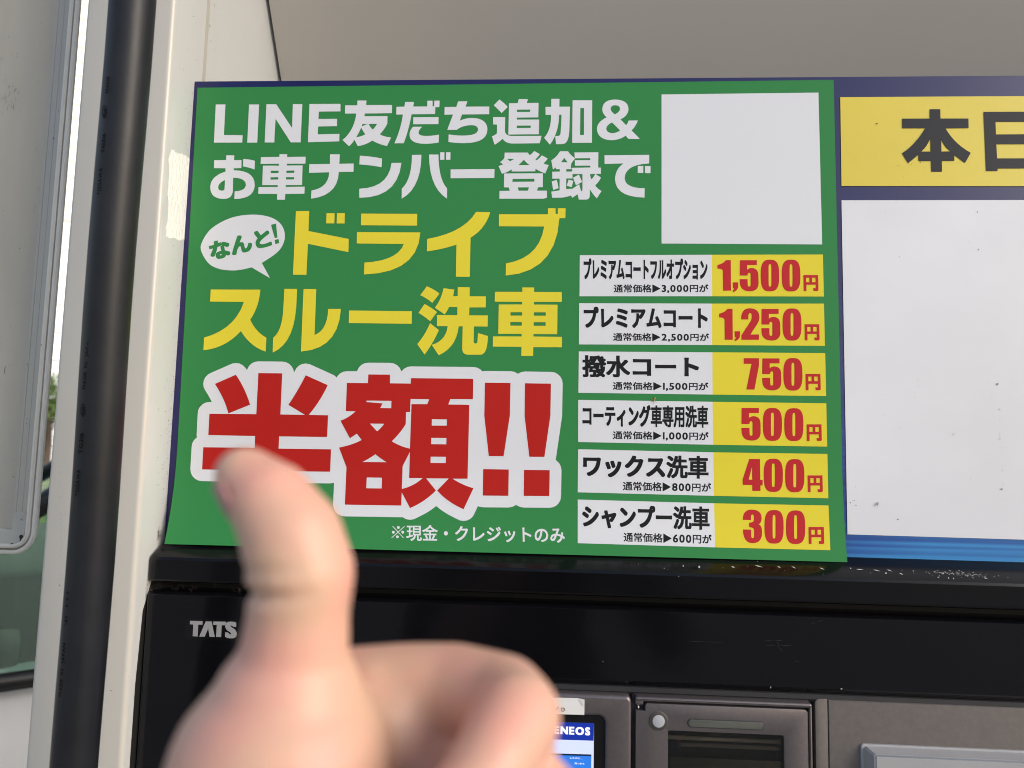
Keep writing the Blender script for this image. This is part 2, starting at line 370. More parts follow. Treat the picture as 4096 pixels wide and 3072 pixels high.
# ---- traced outlines  (crop, solids, holes)
TOPLINE = [
 ('A', ["240,230 316,230 304,468 450,470 447,528 226,528"], []),
 ('A', ["500,230 579,230 564,528 486,528"], []),
 ('A', ["636,228 712,228 836,414 842,227 916,227 903,526 826,526 707,342 697,527 622,527"], []),
 ('A', ["972,226 1214,225 1214,284 1045,286 1042,343 1188,342 1186,399 1040,402 1036,463 1206,459 1204,518 960,525"], []),
 ('G', ["256,130 408,130 410,70 524,70 520,127 848,125 846,230 503,234 498,268 790,266 788,362 ~750,440 692,496 ~750,530 836,536 784,645 ~680,625 597,575 ~520,630 415,648 372,566 ~340,620 303,647 220,569 ~370,450 395,234 252,235"],
  ["550,366 658,366 ~640,400 603,437 ~570,405", "472,367 545,366 ~505,375 463,400", "458,412 ~480,460 510,497 ~460,525 392,535 ~425,490"]),
 ('G', ["903,149 1004,147 1012,87 1125,87 1115,146 1292,145 1294,72 1360,72 1360,143 1380,143 1382,71 1448,71 1446,153 1394,154 1392,241 1094,244 ~1060,440 995,610 877,611 ~960,430 984,247 901,247"], []),
 ('G', ["1117,280 1435,279 1434,368 1115,370"], []),
 ('G', ["1113,401 1230,401 ~1183,440 1183,480 ~1185,517 1280,517 ~1360,517 1441,500 1437,600 ~1350,617 1260,617 ~1068,617 1068,500 ~1070,450"], []),
 ('G', ["1512,151 1659,150 1683,80 1800,80 1778,147 2077,146 2075,243 1732,246 1704,325 ~1780,288 1870,289 ~2055,300 2053,440 ~2045,610 1750,609 ~1650,608 1560,594 1563,498 ~1650,512 1740,513 ~1935,512 1935,435 ~1930,382 1850,382 ~1730,385 1664,441 1545,441 1618,247 1510,249"], []),
 ('H', ["182,57 ~245,100 287,151 210,228 ~165,180 110,131"], []),
 ('H', ["102,279 256,279 252,450 ~255,518 345,518 715,516 692,610 345,614 ~260,612 222,552 ~180,595 121,630 88,523 ~130,505 150,485 152,374 102,373"], []),
 ('H', ["303,104 413,103 427,50 545,53 527,101 677,99 674,283 402,286 402,311 685,310 681,496 295,500"], ["404,186 572,184 570,214 404,215", "401,387 578,386 576,416 401,418"]),
 ('H', ["764,150 837,149 838,48 941,48 940,148 1075,147 1066,450 ~1060,621 975,621 897,622 888,518 925,517 ~950,515 955,480 ~965,380 967,249 937,249 ~935,470 821,629 747,540 ~835,450 836,251 766,251"], []),
 ('H', ["1107,66 1355,66 1352,604 1102,606"], ["1205,166 1252,166 1250,505 1202,506"]),
 ('H', ["1537,282 ~1482,235 1483,175 ~1490,57 1648,57 ~1810,62 1814,178 ~1812,260 1712,308 1784,382 ~1810,350 1814,323 1932,321 ~1905,400 1852,447 1958,556 1815,556 1777,514 ~1700,572 1590,572 ~1415,560 1415,420 ~1420,340"],
  ["1642,244 ~1590,210 1588,175 ~1590,130 1648,130 ~1705,132 1706,175 ~1705,215", "1606,347 1708,448 ~1660,482 1605,482 ~1535,475 1533,425 ~1540,375"])]
SECOND = [
 ('A', ["228,665 321,664 322,627 385,627 383,664 441,664 440,727 380,729 380,744 ~545,745 545,860 ~540,968 385,968 388,908 ~475,905 475,855 ~470,802 376,803 374,905 ~368,968 300,968 ~197,965 197,875 ~200,790 316,754 316,729 226,727"], ["312,820 ~258,845 259,880 ~262,903 290,903 ~308,903 309,885"]),
 ('A', ["455,655 ~505,658 546,670 543,738 ~500,722 452,713"], []),
 ('A', ["593,641 737,639 738,618 798,618 797,640 942,638 940,692 795,693 795,707 918,706 914,859 786,860 786,874 935,872 932,927 783,929 781,974 718,974 720,929 572,928 574,875 724,874 724,860 603,860 608,708 733,708 734,693 590,694"],
  ["670,748 731,747 730,765 669,766", "792,747 854,746 853,764 791,765", "668,799 728,798 728,816 667,817", "789,798 852,798 851,815 788,816"]),
 ('A', ["971,696 1132,694 1132,619 1208,619 1205,693 1317,691 1315,756 1201,757 ~1195,940 985,966 987,902 ~1120,880 1126,760 968,764"], []),
 ('A', ["1365,630 ~1460,635 1538,652 1535,720 ~1460,705 1361,698"], []),
 ('A', ["1613,686 1690,686 ~1660,960 1361,959 1361,888 ~1590,880"], []),
 ('A', ["1772,624 1846,623 ~1845,880 1692,966 1692,888 ~1770,820"], []),
 ('B', ["148,621 222,621 ~225,820 290,886 289,966 ~150,880"], []),
 ('B', ["236,603 269,603 268,662 235,662"], []), ('B', ["282,603 316,603 315,662 281,662"], []),
 ('B', ["317,737 660,734 658,804 317,806"], []),
 ('H', ["248,728 538,728 567,761 ~600,735 622,707 694,748 ~670,785 637,815 652,824 ~690,800 718,762 793,803 ~770,840 738,864 ~770,880 806,885 762,992 ~700,970 638,934 636,965 338,967 336,940 ~280,980 213,996 171,897 ~200,890 230,877 188,848 ~220,830 246,795"],
  ["280,807 370,807 ~340,825 317,839", "422,886 ~460,855 491,819 ~525,860 565,886"]),
 ('H', ["242,992 733,990 731,1165 671,1167 656,1209 784,1209 783,1298 738,1311 182,1311 183,1212 313,1210 300,1168 239,1167"], ["349,1061 625,1059 623,1095 346,1097", "414,1168 555,1167 543,1209 426,1210"]),
 ('H', ["948,711 1050,711 ~1080,760 1135,797 1130,726 1433,723 1431,917 1466,918 1464,997 1395,998 1466,1043 ~1440,1100 1393,1141 ~1420,1185 1473,1213 1413,1308 ~1360,1250 1325,1190 1325,1260 ~1325,1322 1275,1322 1187,1322 1170,1255 1102,1301 1089,1271 ~1000,1297 960,1298 848,1298 838,1221 ~900,1212 943,1205 943,1057 850,1057 850,969 945,968 945,938 896,938 893,915 858,943 838,826 ~910,780"],
  ["958,850 ~985,825 1001,793 ~1025,830 1047,850", "1138,800 1331,799 1331,823 1138,824", "1133,805 1138,893 1331,893 1331,917 1103,920 1086,937 1089,870",
   "1027,938 1101,938 1101,967 1027,968", "1027,1055 1106,1055 1106,1000 1232,1000 1232,1190 ~1230,1218 1215,1217 1190,1128 1105,1185 1025,1188", "1328,1000 1395,998 ~1370,1040 1347,1066 ~1330,1040"]),
 ('H', ["843,1092 909,1072 930,1178 861,1200"], []), ('H', ["1057,1070 1117,1085 1095,1165 1033,1147"], []), ('H', ["1113,1045 1187,1006 1227,1098 1150,1143"], []),
 ('H', ["1511,762 2076,756 2075,865 ~1770,880 1765,1050 ~1770,1180 2018,1178 2016,1297 ~1645,1290 1643,1060 ~1650,930 1752,865 1511,872"], []),
 ('H', ["1931,897 2001,896 2000,985 1930,985"], []), ('H', ["2023,898 2092,898 2092,987 2022,987"], [])]
DRIVE = [
 ('A', ["866,1062 970,1062 964,1218 1279,1280 1276,1383 960,1318 948,1560 843,1559"], []),
 ('A', ["1105,1079 1168,1079 1166,1159 1103,1158"], []), ('A', ["1187,1079 1248,1079 1246,1159 1184,1159"], []),
 ('A', ["1376,1082 1813,1084 1812,1176 1374,1173"], []), ('A', ["1343,1226 1838,1229 ~1820,1545 1398,1557 1401,1465 ~1660,1450 1709,1320 1341,1315"], []),
 ('B', ["516,1069 627,1070 ~590,1200 473,1270 467,1576 358,1575 363,1324 ~260,1360 132,1377 134,1280 ~420,1230"], []),
 ('B', ["695,1087 1077,1088 1077,1040 1136,1040 1137,1085 1154,1085 1155,1040 1215,1040 1213,1117 1167,1118 ~1140,1540 747,1566 749,1471 ~1010,1430 1048,1183 694,1181"], [])]
WASH = [
 ('C', ["190,199 556,200 ~545,330 481,421 ~520,510 600,555 595,657 ~480,620 412,505 ~300,630 136,647 140,554 ~370,490 434,291 185,288"], []),
 ('C', ["733,194 827,195 820,330 ~800,600 646,664 650,555 ~720,500 725,330"], []), ('C', ["874,195 968,196 955,534 ~1050,500 1056,342 1150,342 ~1130,640 855,656"], []),
 ('C', ["1210,354 1673,359 1671,452 1207,446"], []),
 ('F', ["233,52 ~330,90 408,154 308,283 ~240,220 142,175"], []), ('F', ["201,297 ~290,340 373,409 278,538 ~220,480 117,420"], []), ('F', ["278,562 400,658 ~320,840 201,997 100,850 ~200,740"], []),
 ('F', ["465,78 613,98 597,187 659,188 661,64 826,65 824,190 1050,191 1047,344 821,345 818,453 1076,455 1073,609 884,607 880,820 ~882,843 905,843 ~930,843 932,820 940,698 1078,740 ~1070,998 975,998 800,998 ~722,995 722,910 728,606 674,606 ~640,900 396,1006 302,863 ~500,800 520,604 372,602 374,449 654,451 655,339 540,339 ~515,395 480,440 343,349 ~430,240"], []),
 ('F', ["1174,128 1553,129 1554,68 1717,69 1716,130 2100,131 2098,269 1714,269 1714,305 2040,307 2035,715 1707,713 1707,747 2102,751 2100,895 1705,894 1702,1016 1539,1015 1541,889 1145,886 1147,745 1543,746 1543,711 1220,709 1227,304 1550,303 1550,268 1172,265"],
  ["1390,411 1549,411 1548,457 1389,457", "1713,412 1876,412 1875,459 1712,459", "1387,547 1546,547 1545,597 1386,596", "1710,549 1875,549 1874,598 1709,598"])]
HALF = [
 ('C', ["221,895 375,827 ~445,930 480,1048 320,1112 ~290,1000"], []), ('C', ["890,831 1052,904 ~1000,1020 912,1124 886,1124 762,1049 ~830,950"], []),
 ('C', ["541,815 717,817 703,1120 1055,1126 1048,1286 694,1282 690,1372 1077,1377 1070,1542 685,1538 667,1792 490,1792 507,1533 126,1525 135,1362 514,1366 517,1279 172,1272 180,1115 526,1118"], []),
 ('E', ["133,143 365,145 369,49 609,51 608,147 838,150 842,90 1530,97 1525,323 1275,321 1253,381 1486,385 1466,1202 1301,1202 ~1400,1270 1532,1307 1422,1540 ~1240,1460 1130,1333 1258,1200 1008,1198 1117,1333 ~990,1460 830,1527 738,1352 733,1499 109,1489 127,1075 45,858 ~190,830 296,774 241,704 165,755 60,561 ~150,530 227,457 119,455"],
  ["836,320 1043,323 1021,378 847,377 829,870 ~720,845 628,789 ~720,700 782,600 786,464 830,464", "829,905 820,1194 970,1196 ~860,1290 739,1315 748,1063", "349,338 625,341 622,422 500,421 526,369 349,354",
   "386,592 544,594 ~515,640 465,677 ~420,630", "303,1017 ~390,975 447,931 ~510,985 573,1020", "351,1188 520,1191 516,1310 346,1308", "1071,544 1239,546 1237,615 1070,614", "1065,750 1233,752 1232,822 1063,820", "1058,958 1228,960 1225,1029 1057,1028"]),
 ('D', ["553,886 741,888 736,1130 690,1428 581,1427 548,1130"], []), ('D', ["848,890 1039,893 1035,1130 991,1433 880,1432 845,1130"], []),
 ('D', ["540,1523 728,1526 725,1720 537,1718"], []), ('D', ["841,1529 1030,1531 1027,1722 838,1720"], [])]
TODAY = [
 ('I', ["878,325 965,325 967,402 1199,402 1200,481 1008,483 ~1080,610 1218,687 1170,771 1082,704 1081,753 977,754 980,843 891,843 889,754 786,755 784,703 699,773 648,690 ~760,620 841,482 650,483 649,403 879,402"], ["884,568 887,676 808,676 ~850,640", "972,570 ~1000,640 1054,675 975,676"]),
 ('I', ["1325,347 1860,345 1850,835 1762,835 1764,815 1440,816 1440,837 1346,838"], ["1423,429 1770,428 1768,532 1427,534", "1430,615 1768,614 1766,732 1436,733"])]
def superell(x0, x1, y0, y1, n=3.0, K=28):
    cx, cy, a, b = (x0+x1)/2, (y0+y1)/2, (x1-x0)/2, (y1-y0)/2; o = []
    for k in range(K):
        w = 2*math.pi*k/K; c, s = math.cos(w), math.sin(w)
        o.append((cx + a*math.copysign(abs(c)**(2/n), c), cy + b*math.copysign(abs(s)**(2/(n)), s)))
    return o
DG = {
 '1': (["430,86 511,86 515,592 383,592 380,270 ~380,228 290,226 290,165 ~380,150"], []),
 ',': (["545,453 634,453 634,520 ~632,590 546,617 546,580 ~565,575 565,552 545,552"], []),
 '5': (["662,86 943,86 943,167 782,167 783,247 ~810,215 860,215 ~968,220 970,340 972,470 ~970,602 825,602 ~660,600 660,440 658,400 790,399 793,500 ~795,523 817,523 ~840,522 840,500 840,330 ~838,295 815,295 ~790,298 790,341 659,340"], []),
 '2': (["683,1069 ~680,883 830,883 ~985,890 987,1030 ~985,1100 940,1160 838,1318 980,1318 978,1407 687,1406 688,1330 845,1090 ~860,1050 858,1010 ~858,963 832,963 ~805,965 803,1010 803,1069"], []),
 '7': (["532,129 775,130 775,240 703,625 575,623 656,219 532,218"], []),
 '4': (["653,147 830,150 835,495 875,497 873,589 837,588 837,680 702,678 702,583 542,580 541,490"], ["697,275 702,492 643,490"]),
 '3': (["545,1160 ~545,988 690,988 ~855,990 856,1130 ~855,1215 805,1232 ~865,1250 865,1370 ~865,1547 705,1547 ~548,1540 548,1319 682,1320 686,1430 ~688,1462 708,1462 ~730,1460 731,1430 731,1330 ~728,1285 650,1280 648,1204 ~725,1205 728,1165 728,1110 ~725,1070 702,1070 ~682,1072 681,1110 681,1163"], []),
 'y': (["1717,332 1960,332 1966,575 ~1964,597 1940,597 1885,597 1878,550 1920,550 1919,492 1765,492 1766,597 1720,597"], ["1762,376 1816,376 1817,450 1763,450", "1860,376 1917,376 1918,450 1861,450"])}
def digit(ch, c, box_):
    k = 'dg' + ch
    if k not in GL:
        if ch == '0': v, t = union([superell(0, 100, 0, 170, 2.9)], [superell(42.5, 58, 25, 144, 5)])
        else: v, t = union([parse(s) for s in DG[ch][0]], [parse(s) for s in DG[ch][1]])
        used = sorted({i for q in t for i in q}); rm = {u: i for i, u in enumerate(used)}
        GL[k] = ([(v[u][0], -v[u][1]) for u in used], [tuple(rm[i] for i in q) for q in t])
    v, t = GL[k]; x0, x1, y0, y1 = box_
    return fit(v, t, [cpt(c, x0, y0), cpt(c, x1, y0), cpt(c, x1, y1), cpt(c, x0, y1)])
def trace(entries):
    return merge(*[union([parse(s, c) for s in so], [parse(s, c) for s in ho]) for c, so, ho in entries])
def text(s, quad, bx=0.0, by=0.0):
    v, t = glyphs(s, bx, by); return fit(v, t, quad)
def poly(q): return (list(q), [tuple(range(len(q)))]) if len(q) == 4 else union([q])

# ================================================================== GROUND, ADDED CANOPY
m_ground = mat('concrete forecourt', (.24, .235, .225, 1), .85, var=.12, vscale=1.5, bump=.3, bscale=60)
g = mesh('ground', [(-60, -60, 0), (60, -60, 0), (60, 60, 0), (-60, 60, 0)], [(0, 1, 2, 3)], m_ground); tag(g, kind='structure')
m_added_canopy = mat('added canopy soffit', (.62, .60, .55, 1), .6)
can = empty('added_canopy', (0, 0, 4.6), label='unseen flat white roof added above the dispenser to block sky light, on square white pillars', cat='added_canopy')  # unseen roof, added to keep overhead sky light off the boards
for i in range(8):
    y0 = -1.4 + i * .55
    box('added_soffit_panel', -3.2, 4.2, y0, y0 + .53, 4.6, 4.66, m_added_canopy, can)
box('added_canopy_deck', -3.2, 4.2, -1.4, 2.99, 4.67, 5.1, m_added_canopy, can)
m_pill = mat('pillar paint', (.7, .7, .68, 1), .5)
box('pillar', 3.5, 4.0, -1.2, -.8, 0, 4.6, m_pill, can, bev=.02)
box('pillar', -2.9, -2.4, -1.2, -.8, 0, 4.6, m_pill, can, bev=.02)
fas = empty('canopy_fascia', (-7.4, 8.8, 4.4), label='white slatted fascia high up beyond the forecourt, seen in the slit left of the column', cat='fascia')
fas.rotation_euler = (0, 0, math.radians(38))
m_slat = mat('white slat', (.82, .80, .75, 1), .5)
for i in range(24):
    o = from_bm('slat', box_bm(-4, 4, -.02, .02, i*.22, i*.22 + .205, .004), m_slat, None); o.parent = fas
for x_ in (-3.6, 3.6):
    o = from_bm('post', box_bm(x_-.08, x_+.08, .03, .2, -4.4, 5.3), m_pill, None); o.parent = fas

# ================================================================== FUEL DISPENSER
YF, YL = -.043, -.026
disp = empty('fuel_dispenser', (0.1, .2, 0), label='fuel dispenser with cream column, blue header board and black fascia above its screens', cat='fuel dispenser')
XR_END = PX(4096, 1500, 0)[0] + .62
ctr = PX(699, 0, YF); cx1 = ctr[0]; cx0 = PX(346, 0, YF)[0]
print('column side X', cx1, 'board left X', PX(778, 323)[0], PX(660, 2135)[0], 'poster XL', XL, PS(657, 2176)[0], 'XR', XR, PS(3389.6, 2248.8)[0])
# column: front face, rounded front corners, side face running back
rc = .0042
prof = [(cx0, .30), (cx0, YF + rc)]
for k in range(1, 5): a = math.pi/2*k/4; prof.append((cx0 + rc - rc*math.cos(a), YF + rc - rc*math.sin(a)))
prof.append((cx1 - rc, YF))
for k in range(1, 6): a = math.pi/2*k/5; prof.append((cx1 - rc + rc*math.sin(a), YF + rc - rc*math.cos(a)))
ys = PX(831, 120, 0)[0]
# depth of the seam on the side face
def depth_at_x(px, py, X):
    d = ray(px, py); t = (X - CAM[0]) / d[0]; return (CAM + d * t)
sy = depth_at_x(829, 150, cx1)[1]
prof += [(cx1, sy - .0045), (cx1 - .004, sy - .0040), (cx1 - .004, sy + .0012), (cx1, sy + .0016), (cx1, .30)]
def extrude_z(name, prof, z0, z1, material, parent, auto=40, closed=True):
    n = len(prof); vs = [(x, y, z0) for x, y in prof] + [(x, y, z1) for x, y in prof]
    fs = [(i, (i+1) % n, (i+1) % n + n, i + n) for i in range(n if closed else n - 1)]
    if closed: fs += [tuple(range(n-1, -1, -1)), tuple(range(n, 2*n))]
    o = mesh(name, vs, fs, material, parent); me = o.data
    me.polygons.foreach_set('use_smooth', [True]*len(me.polygons)); me.set_sharp_from_angle(angle=math.radians(auto)); return o
colo = extrude_z('column', prof, 0.1, 2.6, m_col, disp)
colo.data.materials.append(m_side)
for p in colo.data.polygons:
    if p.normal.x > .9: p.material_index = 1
# header panel behind the board, leaning out over it
pa = depth_at_x(1125, 320, cx1 + .0045); pb = depth_at_x(1075, 0, cx1 + .0045)
sl_ = (pb[1] - pa[1]) / (pb[2] - pa[2])
print('header', pa, pb)
hx0 = pa[0]
def hy(z): return pa[1] + sl_ * (z - pa[2])
z0h, z1h = pa[2] - .12, pb[2] + .62
nseg = 24; vs = []; fs = []
for k in range(nseg + 1):
    x = hx0 + (XR_END - hx0) * (k / nseg)
    xx = x - hx0
    dy = -.0035 * math.exp(-((xx - .115) / .02) ** 2)
    vs += [(x, hy(z0h) + dy, z0h), (x, hy(z1h) + dy, z1h)]
for k in range(nseg): fs.append((2*k, 2*k+2, 2*k+3, 2*k+1))
mesh('header_panel', vs, fs, m_head, disp, smooth=True)
# liner between column and header panel
def liner(x, dy): return [(x, hy(z0h) + dy, z0h), (x, hy(z1h) + dy, z1h)]
mesh('header_gap', [(cx1 - .01, hy(z0h) + .012, z0h), (hx0 + .02, hy(z0h) + .012, z0h), (hx0 + .02, hy(z1h) + .012, z1h), (cx1 - .01, hy(z1h) + .012, z1h)], [(0, 1, 2, 3)], m_dark, disp)
# filler strip: beige return that meets the gap
fx = cx1 + .0015
mesh('header_return', [(fx, .05, z0h), (fx, hy(z0h) - .006, z0h), (fx, hy(z1h) - .006, z1h), (fx, .05, z1h)], [(0, 1, 2, 3)], m_dark, disp).hide_render = False
bpy.data.objects.remove(bpy.data.objects['header_return'])
# dispenser carcase (out of sight behind the boards and below the frame)
box('carcase', cx1 + .004, XR_END, .02, .28, .1, PX(2048, 2100)[2], m_dark, disp)
box('plinth', cx0, XR_END + .02, -.04, .30, 0.0, .1, m_trim, disp)
box('head_housing', cx1 + .001, XR_END, hy(z1h), .45, z1h, z1h + .3, m_head, disp)

# ---- sign board
bl, bt = PX(778, 323)[0], PX(2048, 317)[2]
bl2 = PX(660, 2135)[0]; blx = (bl + bl2) / 2
bb = PX(3700, 2236)[2]
board = box('sign_board', blx, XR_END, -.0004, .0045, bb - .004, bt, m_blue, disp, bev=.0004, seg=1)
# object coordinates for the blue print start at the board's head
board.data.transform(Matrix.Translation((0, 0, -(bt - 0))));
board.location.z += bt
tag(board, label='blue header board with yellow and white panels')
def inset(name, q, material, off): return lay(name, poly(q), PB, off, material, board_e)
board_e = board
def child_of(o, par):           # parent keeping world placement (parent has only translation)
    o.parent = par
def lay_on_board(name, vt, off, material):
    o = lay(name, vt, PB, off, material, None)
    o.parent = board
    w = Vector(board.location) + Vector(disp.location)
    o.data.transform(Matrix.Translation(-w)); return o
yq = [(3361, 388.5), (5600, 376), (5600, 746), (3366, 744)]
lay_on_board('yellow_panel', poly(yq), .0010, m_boardyel)
wq = [(3366, 801), (5600, 798), (5600, 2204), (3390, 2137.5)]
lay_on_board('white_panel', poly(wq), .0010, m_boardwhite)
lay_on_board('black_lettering', trace(TODAY), .0014, m_ink2)
# specks of dirt on the white and yellow panels
rs = random.Random(3)
def blob(px, py, r, rx=1.0):
    n = 7; return [(px + r*rx*math.cos(2*math.pi*k/n)*rs.uniform(.7, 1.2), py + r*math.sin(2*math.pi*k/n)*rs.uniform(.7, 1.3)) for k in range(n)]
sp = []
for (x, y, r) in [(512,165,1.6),(758,153,1),(896,226,1),(494,327,1.3),(627,440,1.4),(902,440,1.5),(1073,491,3.5),(1113,470,2),(1177,343,1.4),(1278,397,1.3),(1389,178,1),(1389,212,1),(1441,75,5),(1457,286,3.4),(1455,373,2.4),(1459,485,2.8),(1457,512,2),(1467,603,2),(1478,747,2),(1480,793,2),(1483,908,2.4),(1474,947,4.5),(1508,965,1.4),(683,1003,1.6),(614,1197,5),(1541,193,1.8),(1568,66,2),(1366,61,2),(1235,1099,1),(1215,857,1.8),(326,589,1.2),(427,605,1.6),(432,783,1.6),(263,926,1.8),(220,1060,3),(250,1040,3),(265,1080,3),(1503,604,1.6),(1557,786,1.5),(1594,812,1.3),(1132,0,1.5)]:
    sp.append(blob(3296 + x/2.074, 1500 + y/2.074, r*.62, rs.uniform(.7, 1.5)))
for (x, y, r, rx) in [(1272,1179,3.5,1.3),(764,1265,1.3,1),(1074,1336,1.4,1),(1102,1344,1.4,1),(1209,1427,2,1),(1283,1490,4,.8),(625,1550,3,.7),(512,1174,1.3,1),(355,1477,1.5,1),(437,445,3,3),(380,737,2,1),(422,730,2,1),(251,735,1.4,1),(150,432,1.5,1),(660,880,1.5,1.3),(600,795,1.5,1),(545,805,1.5,1),(622,793,1.6,2),(728,780,2,1.5),(800,765,2,2),(1038,768,2,.5),(1130,764,1.6,1.5),(736,565,1.4,1),(760,583,1,3),(1596,757,1.5,1)]:
    sp.append(blob(3296 + x/2.074, 280 + y/2.074, r*.62, rx))
lay_on_board('dirt_specks', union(sp), .0017, m_ink2)['kind'] = 'stuff'
# ================================================================== POSTER
poster = empty('poster', PS(2048, 1300), label='green car wash price poster with yellow and red Japanese lettering hung over the blue board', cat='poster')
C4 = [PS(790, 351), PS(3334.6, 319.5), PS(3389.6, 2248.8), PS(657, 2175.9)]
nx, ny = 24, 64; vs = []; fs = []
for j in range(ny + 1):
    v = (j / ny) ** .8 if False else j / ny
    for i in range(nx + 1):
        u = i / nx
        x = (1-u)*(1-v)*C4[0][0]+u*(1-v)*C4[1][0]+u*v*C4[2][0]+(1-u)*v*C4[3][0]
        z = (1-u)*(1-v)*C4[0][2]+u*(1-v)*C4[1][2]+u*v*C4[2][2]+(1-u)*v*C4[3][2]
        vs.append((x, YP - curl(x, z), z))
for j in range(ny):
    for i in range(nx):
        a = j*(nx+1)+i; fs.append((a, a+nx+1, a+nx+2, a+1))
nf = len(vs); back = [(x, y + .0003, z) for x, y, z in vs]
fs2 = fs + [tuple(i + nf for i in f[::-1]) for f in fs]
rim = [i for i in range(nx)] ; W1 = nx + 1
loop = list(range(nx + 1)) + [j*W1 + nx for j in range(1, ny + 1)] + [ny*W1 + i for i in range(nx - 1, -1, -1)] + [j*W1 for j in range(ny - 1, 0, -1)]
vall = vs + back; b0 = len(vall)
vall += [vs[i] for i in loop] + [back[i] for i in loop]; nl = len(loop)
fs2 += [(b0 + i, b0 + (i+1) % nl, b0 + nl + (i+1) % nl, b0 + nl + i) for i in range(nl)]
sheet = mesh('sheet', vall, fs2, m_green, poster, smooth=True)
def pl(name, vt, off, material, parent=None):
    o = lay(name, vt, PS, off, material, poster, curled=True); return o
O1, O2 = .00012, .00024
pl('white_lettering', trace(TOPLINE), O1, m_pwhite)
pl('white_lettering', trace(SECOND), O1, m_pwhite)
pl('yellow_lettering', trace(DRIVE), O1, m_yel)
pl('yellow_lettering', trace(WASH), O1, m_yel)
half = trace(HALF)
disc = [(47*math.cos(2*math.pi*k/20), 47*math.sin(2*math.pi*k/20)) for k in range(20)]
halo = dilate(half[0], half[1], disc)
halo = union([[halo[0][i] for i in t] for t in halo[1]] + [[(1290, 1570), (1375, 1570), (1375, 1700), (1290, 1700)], [(2035, 1600), (2105, 1600), (2105, 1900), (2035, 1900)], [(1885, 1570), (1950, 1570), (1950, 1900), (1885, 1900)]])
pl('white_outline', halo, O1, m_pwhite)
pl('red_lettering', half, O2, m_red)
# speech bubble
bp = [(124,1365),(140,1290),(200,1205),(300,1140),(410,1102),(540,1090),(660,1108),(740,1155),(778,1230),(770,1310),(720,1385),(600,1468),(600,1468),(665,1587),(665,1587),(520,1502),(520,1502),(440,1520),(360,1526),(260,1512),(180,1466)]
def cr(pts, K=5):
    o = []; n = len(pts)
    for i in range(n):
        p0, p1, p2, p3 = [Vector(pts[(i+k-1) % n]) for k in range(4)]
        if p1 == p2: continue
        if p0 == p1: p0 = p1
        for k in range(K):
            t = k/K; v = .5*((2*p1)+(p2-p0)*t+(2*p0-5*p1+4*p2-p3)*t*t+(-p0+3*p1-3*p2+p3)*t**3); o.append(tuple(v))
    return o
pl('speech_bubble', union([[cpt('A', *p) for p in cr(bp)]]), O1, m_pwhite)
pl('green_lettering', text('なんと', Q('A', "180,1310 655,1190 682,1335 208,1452"), .045, .045), O2, m_green)
pl('green_lettering', union([parse("672,1170 710,1160 722,1268 702,1274", 'A'), parse("700,1288 730,1280 736,1312 706,1320", 'A')]), O2, m_green)
def dot(x, y, r): return [cpt('Q', x+r*math.cos(2*math.pi*k/14), y+r*math.sin(2*math.pi*k/14)) for k in range(14)]
pl('white_lettering', merge(union([dot(258, 138, 16), dot(202, 190, 16), dot(307, 190, 16), dot(248, 241, 16), Q('Q', "192,126 198,121 318,250 312,256"), Q('Q', "325,122 330,128 187,256 181,250")]),
    text('現金・クレジットのみ', Q('Q', "348,107 2095,132 2102,312 346,285"), .018, .018)), O1, m_pwhite)
pl('code_panel', poly(Q('V', "1429,204 1768,200 1776,528 1429,526")), O1, m_pwhite)
def row(c, wq_, yq_, name, nq, price, pq, num, digits):
    pl('name_box', poly(Q(c, wq_)), O1, m_pwhite); pl('price_box', poly(Q(c, yq_)), O1, m_yel)
    cplx = len(name) > 10
    pl('black_lettering', text(name, Q(c, nq), .046 if cplx else .044, .034), O2, m_ink)
    pl('black_lettering', text(price, Q(c, pq), .024, .022), O2, m_ink)
    dc, ds = digits
    pl('red_lettering', merge(*[digit(ch, dc, b) for ch, b in ds]), O2, m_red2)
row('K', "72,75 1046,72 1048,378 70,378", "1046,72 1865,70 1872,380 1048,378", 'プレミアムコートフルオプション', "100,98 1014,100 1014,255 102,255",
    '通常価格▶3,000円が', "322,290 1020,290 1020,353 322,356", 0, ('N', [('1',(290,515,85,592)),(',',(545,634,453,617)),('5',(658,972,86,602)),('0',(1007,1315,76,603)),('0',(1355,1666,76,605)),('y',(1717,1966,332,598))]))
row('K', "68,429 1046,432 1048,738 66,733", "1046,432 1873,432 1880,744 1048,738", 'プレミアムコート', "100,455 1015,458 1015,612 104,610",
    '通常価格▶2,500円が', "318,648 1025,652 1025,714 318,712", 0, ('N', [('1',(316,544,892,1406)),(',',(575,665,1265,1432)),('2',(683,987,883,1407)),('5',(1018,1334,894,1420)),('0',(1370,1684,885,1421)),('y',(1735,1985,1148,1417))]))
row('K', "65,785 1050,791 1051,1103 62,1090", "1050,791 1882,797 1889,1114 1051,1103", '撥水コート', "90,812 950,822 950,975 92,975",
    '通常価格▶1,500円が', "316,1008 1020,1014 1020,1077 316,1073", 0, ('O', [('7',(532,775,129,625)),('5',(824,1127,132,638)),('0',(1160,1461,126,642)),('y',(1510,1750,377,637))]))
row('K', "61,1142 1051,1156 1055,1473 60,1453", "1051,1156 1890,1167 1897,1487 1055,1473", 'コーティング車専用洗車', "92,1178 1020,1184 1020,1349 92,1335",
    '通常価格▶1,000円が', "316,1371 1022,1380 1022,1446 316,1437", 0, ('O', [('5',(496,801,916,1432)),('0',(835,1138,914,1437)),('0',(1174,1477,918,1440)),('y',(1527,1767,1174,1438))]))
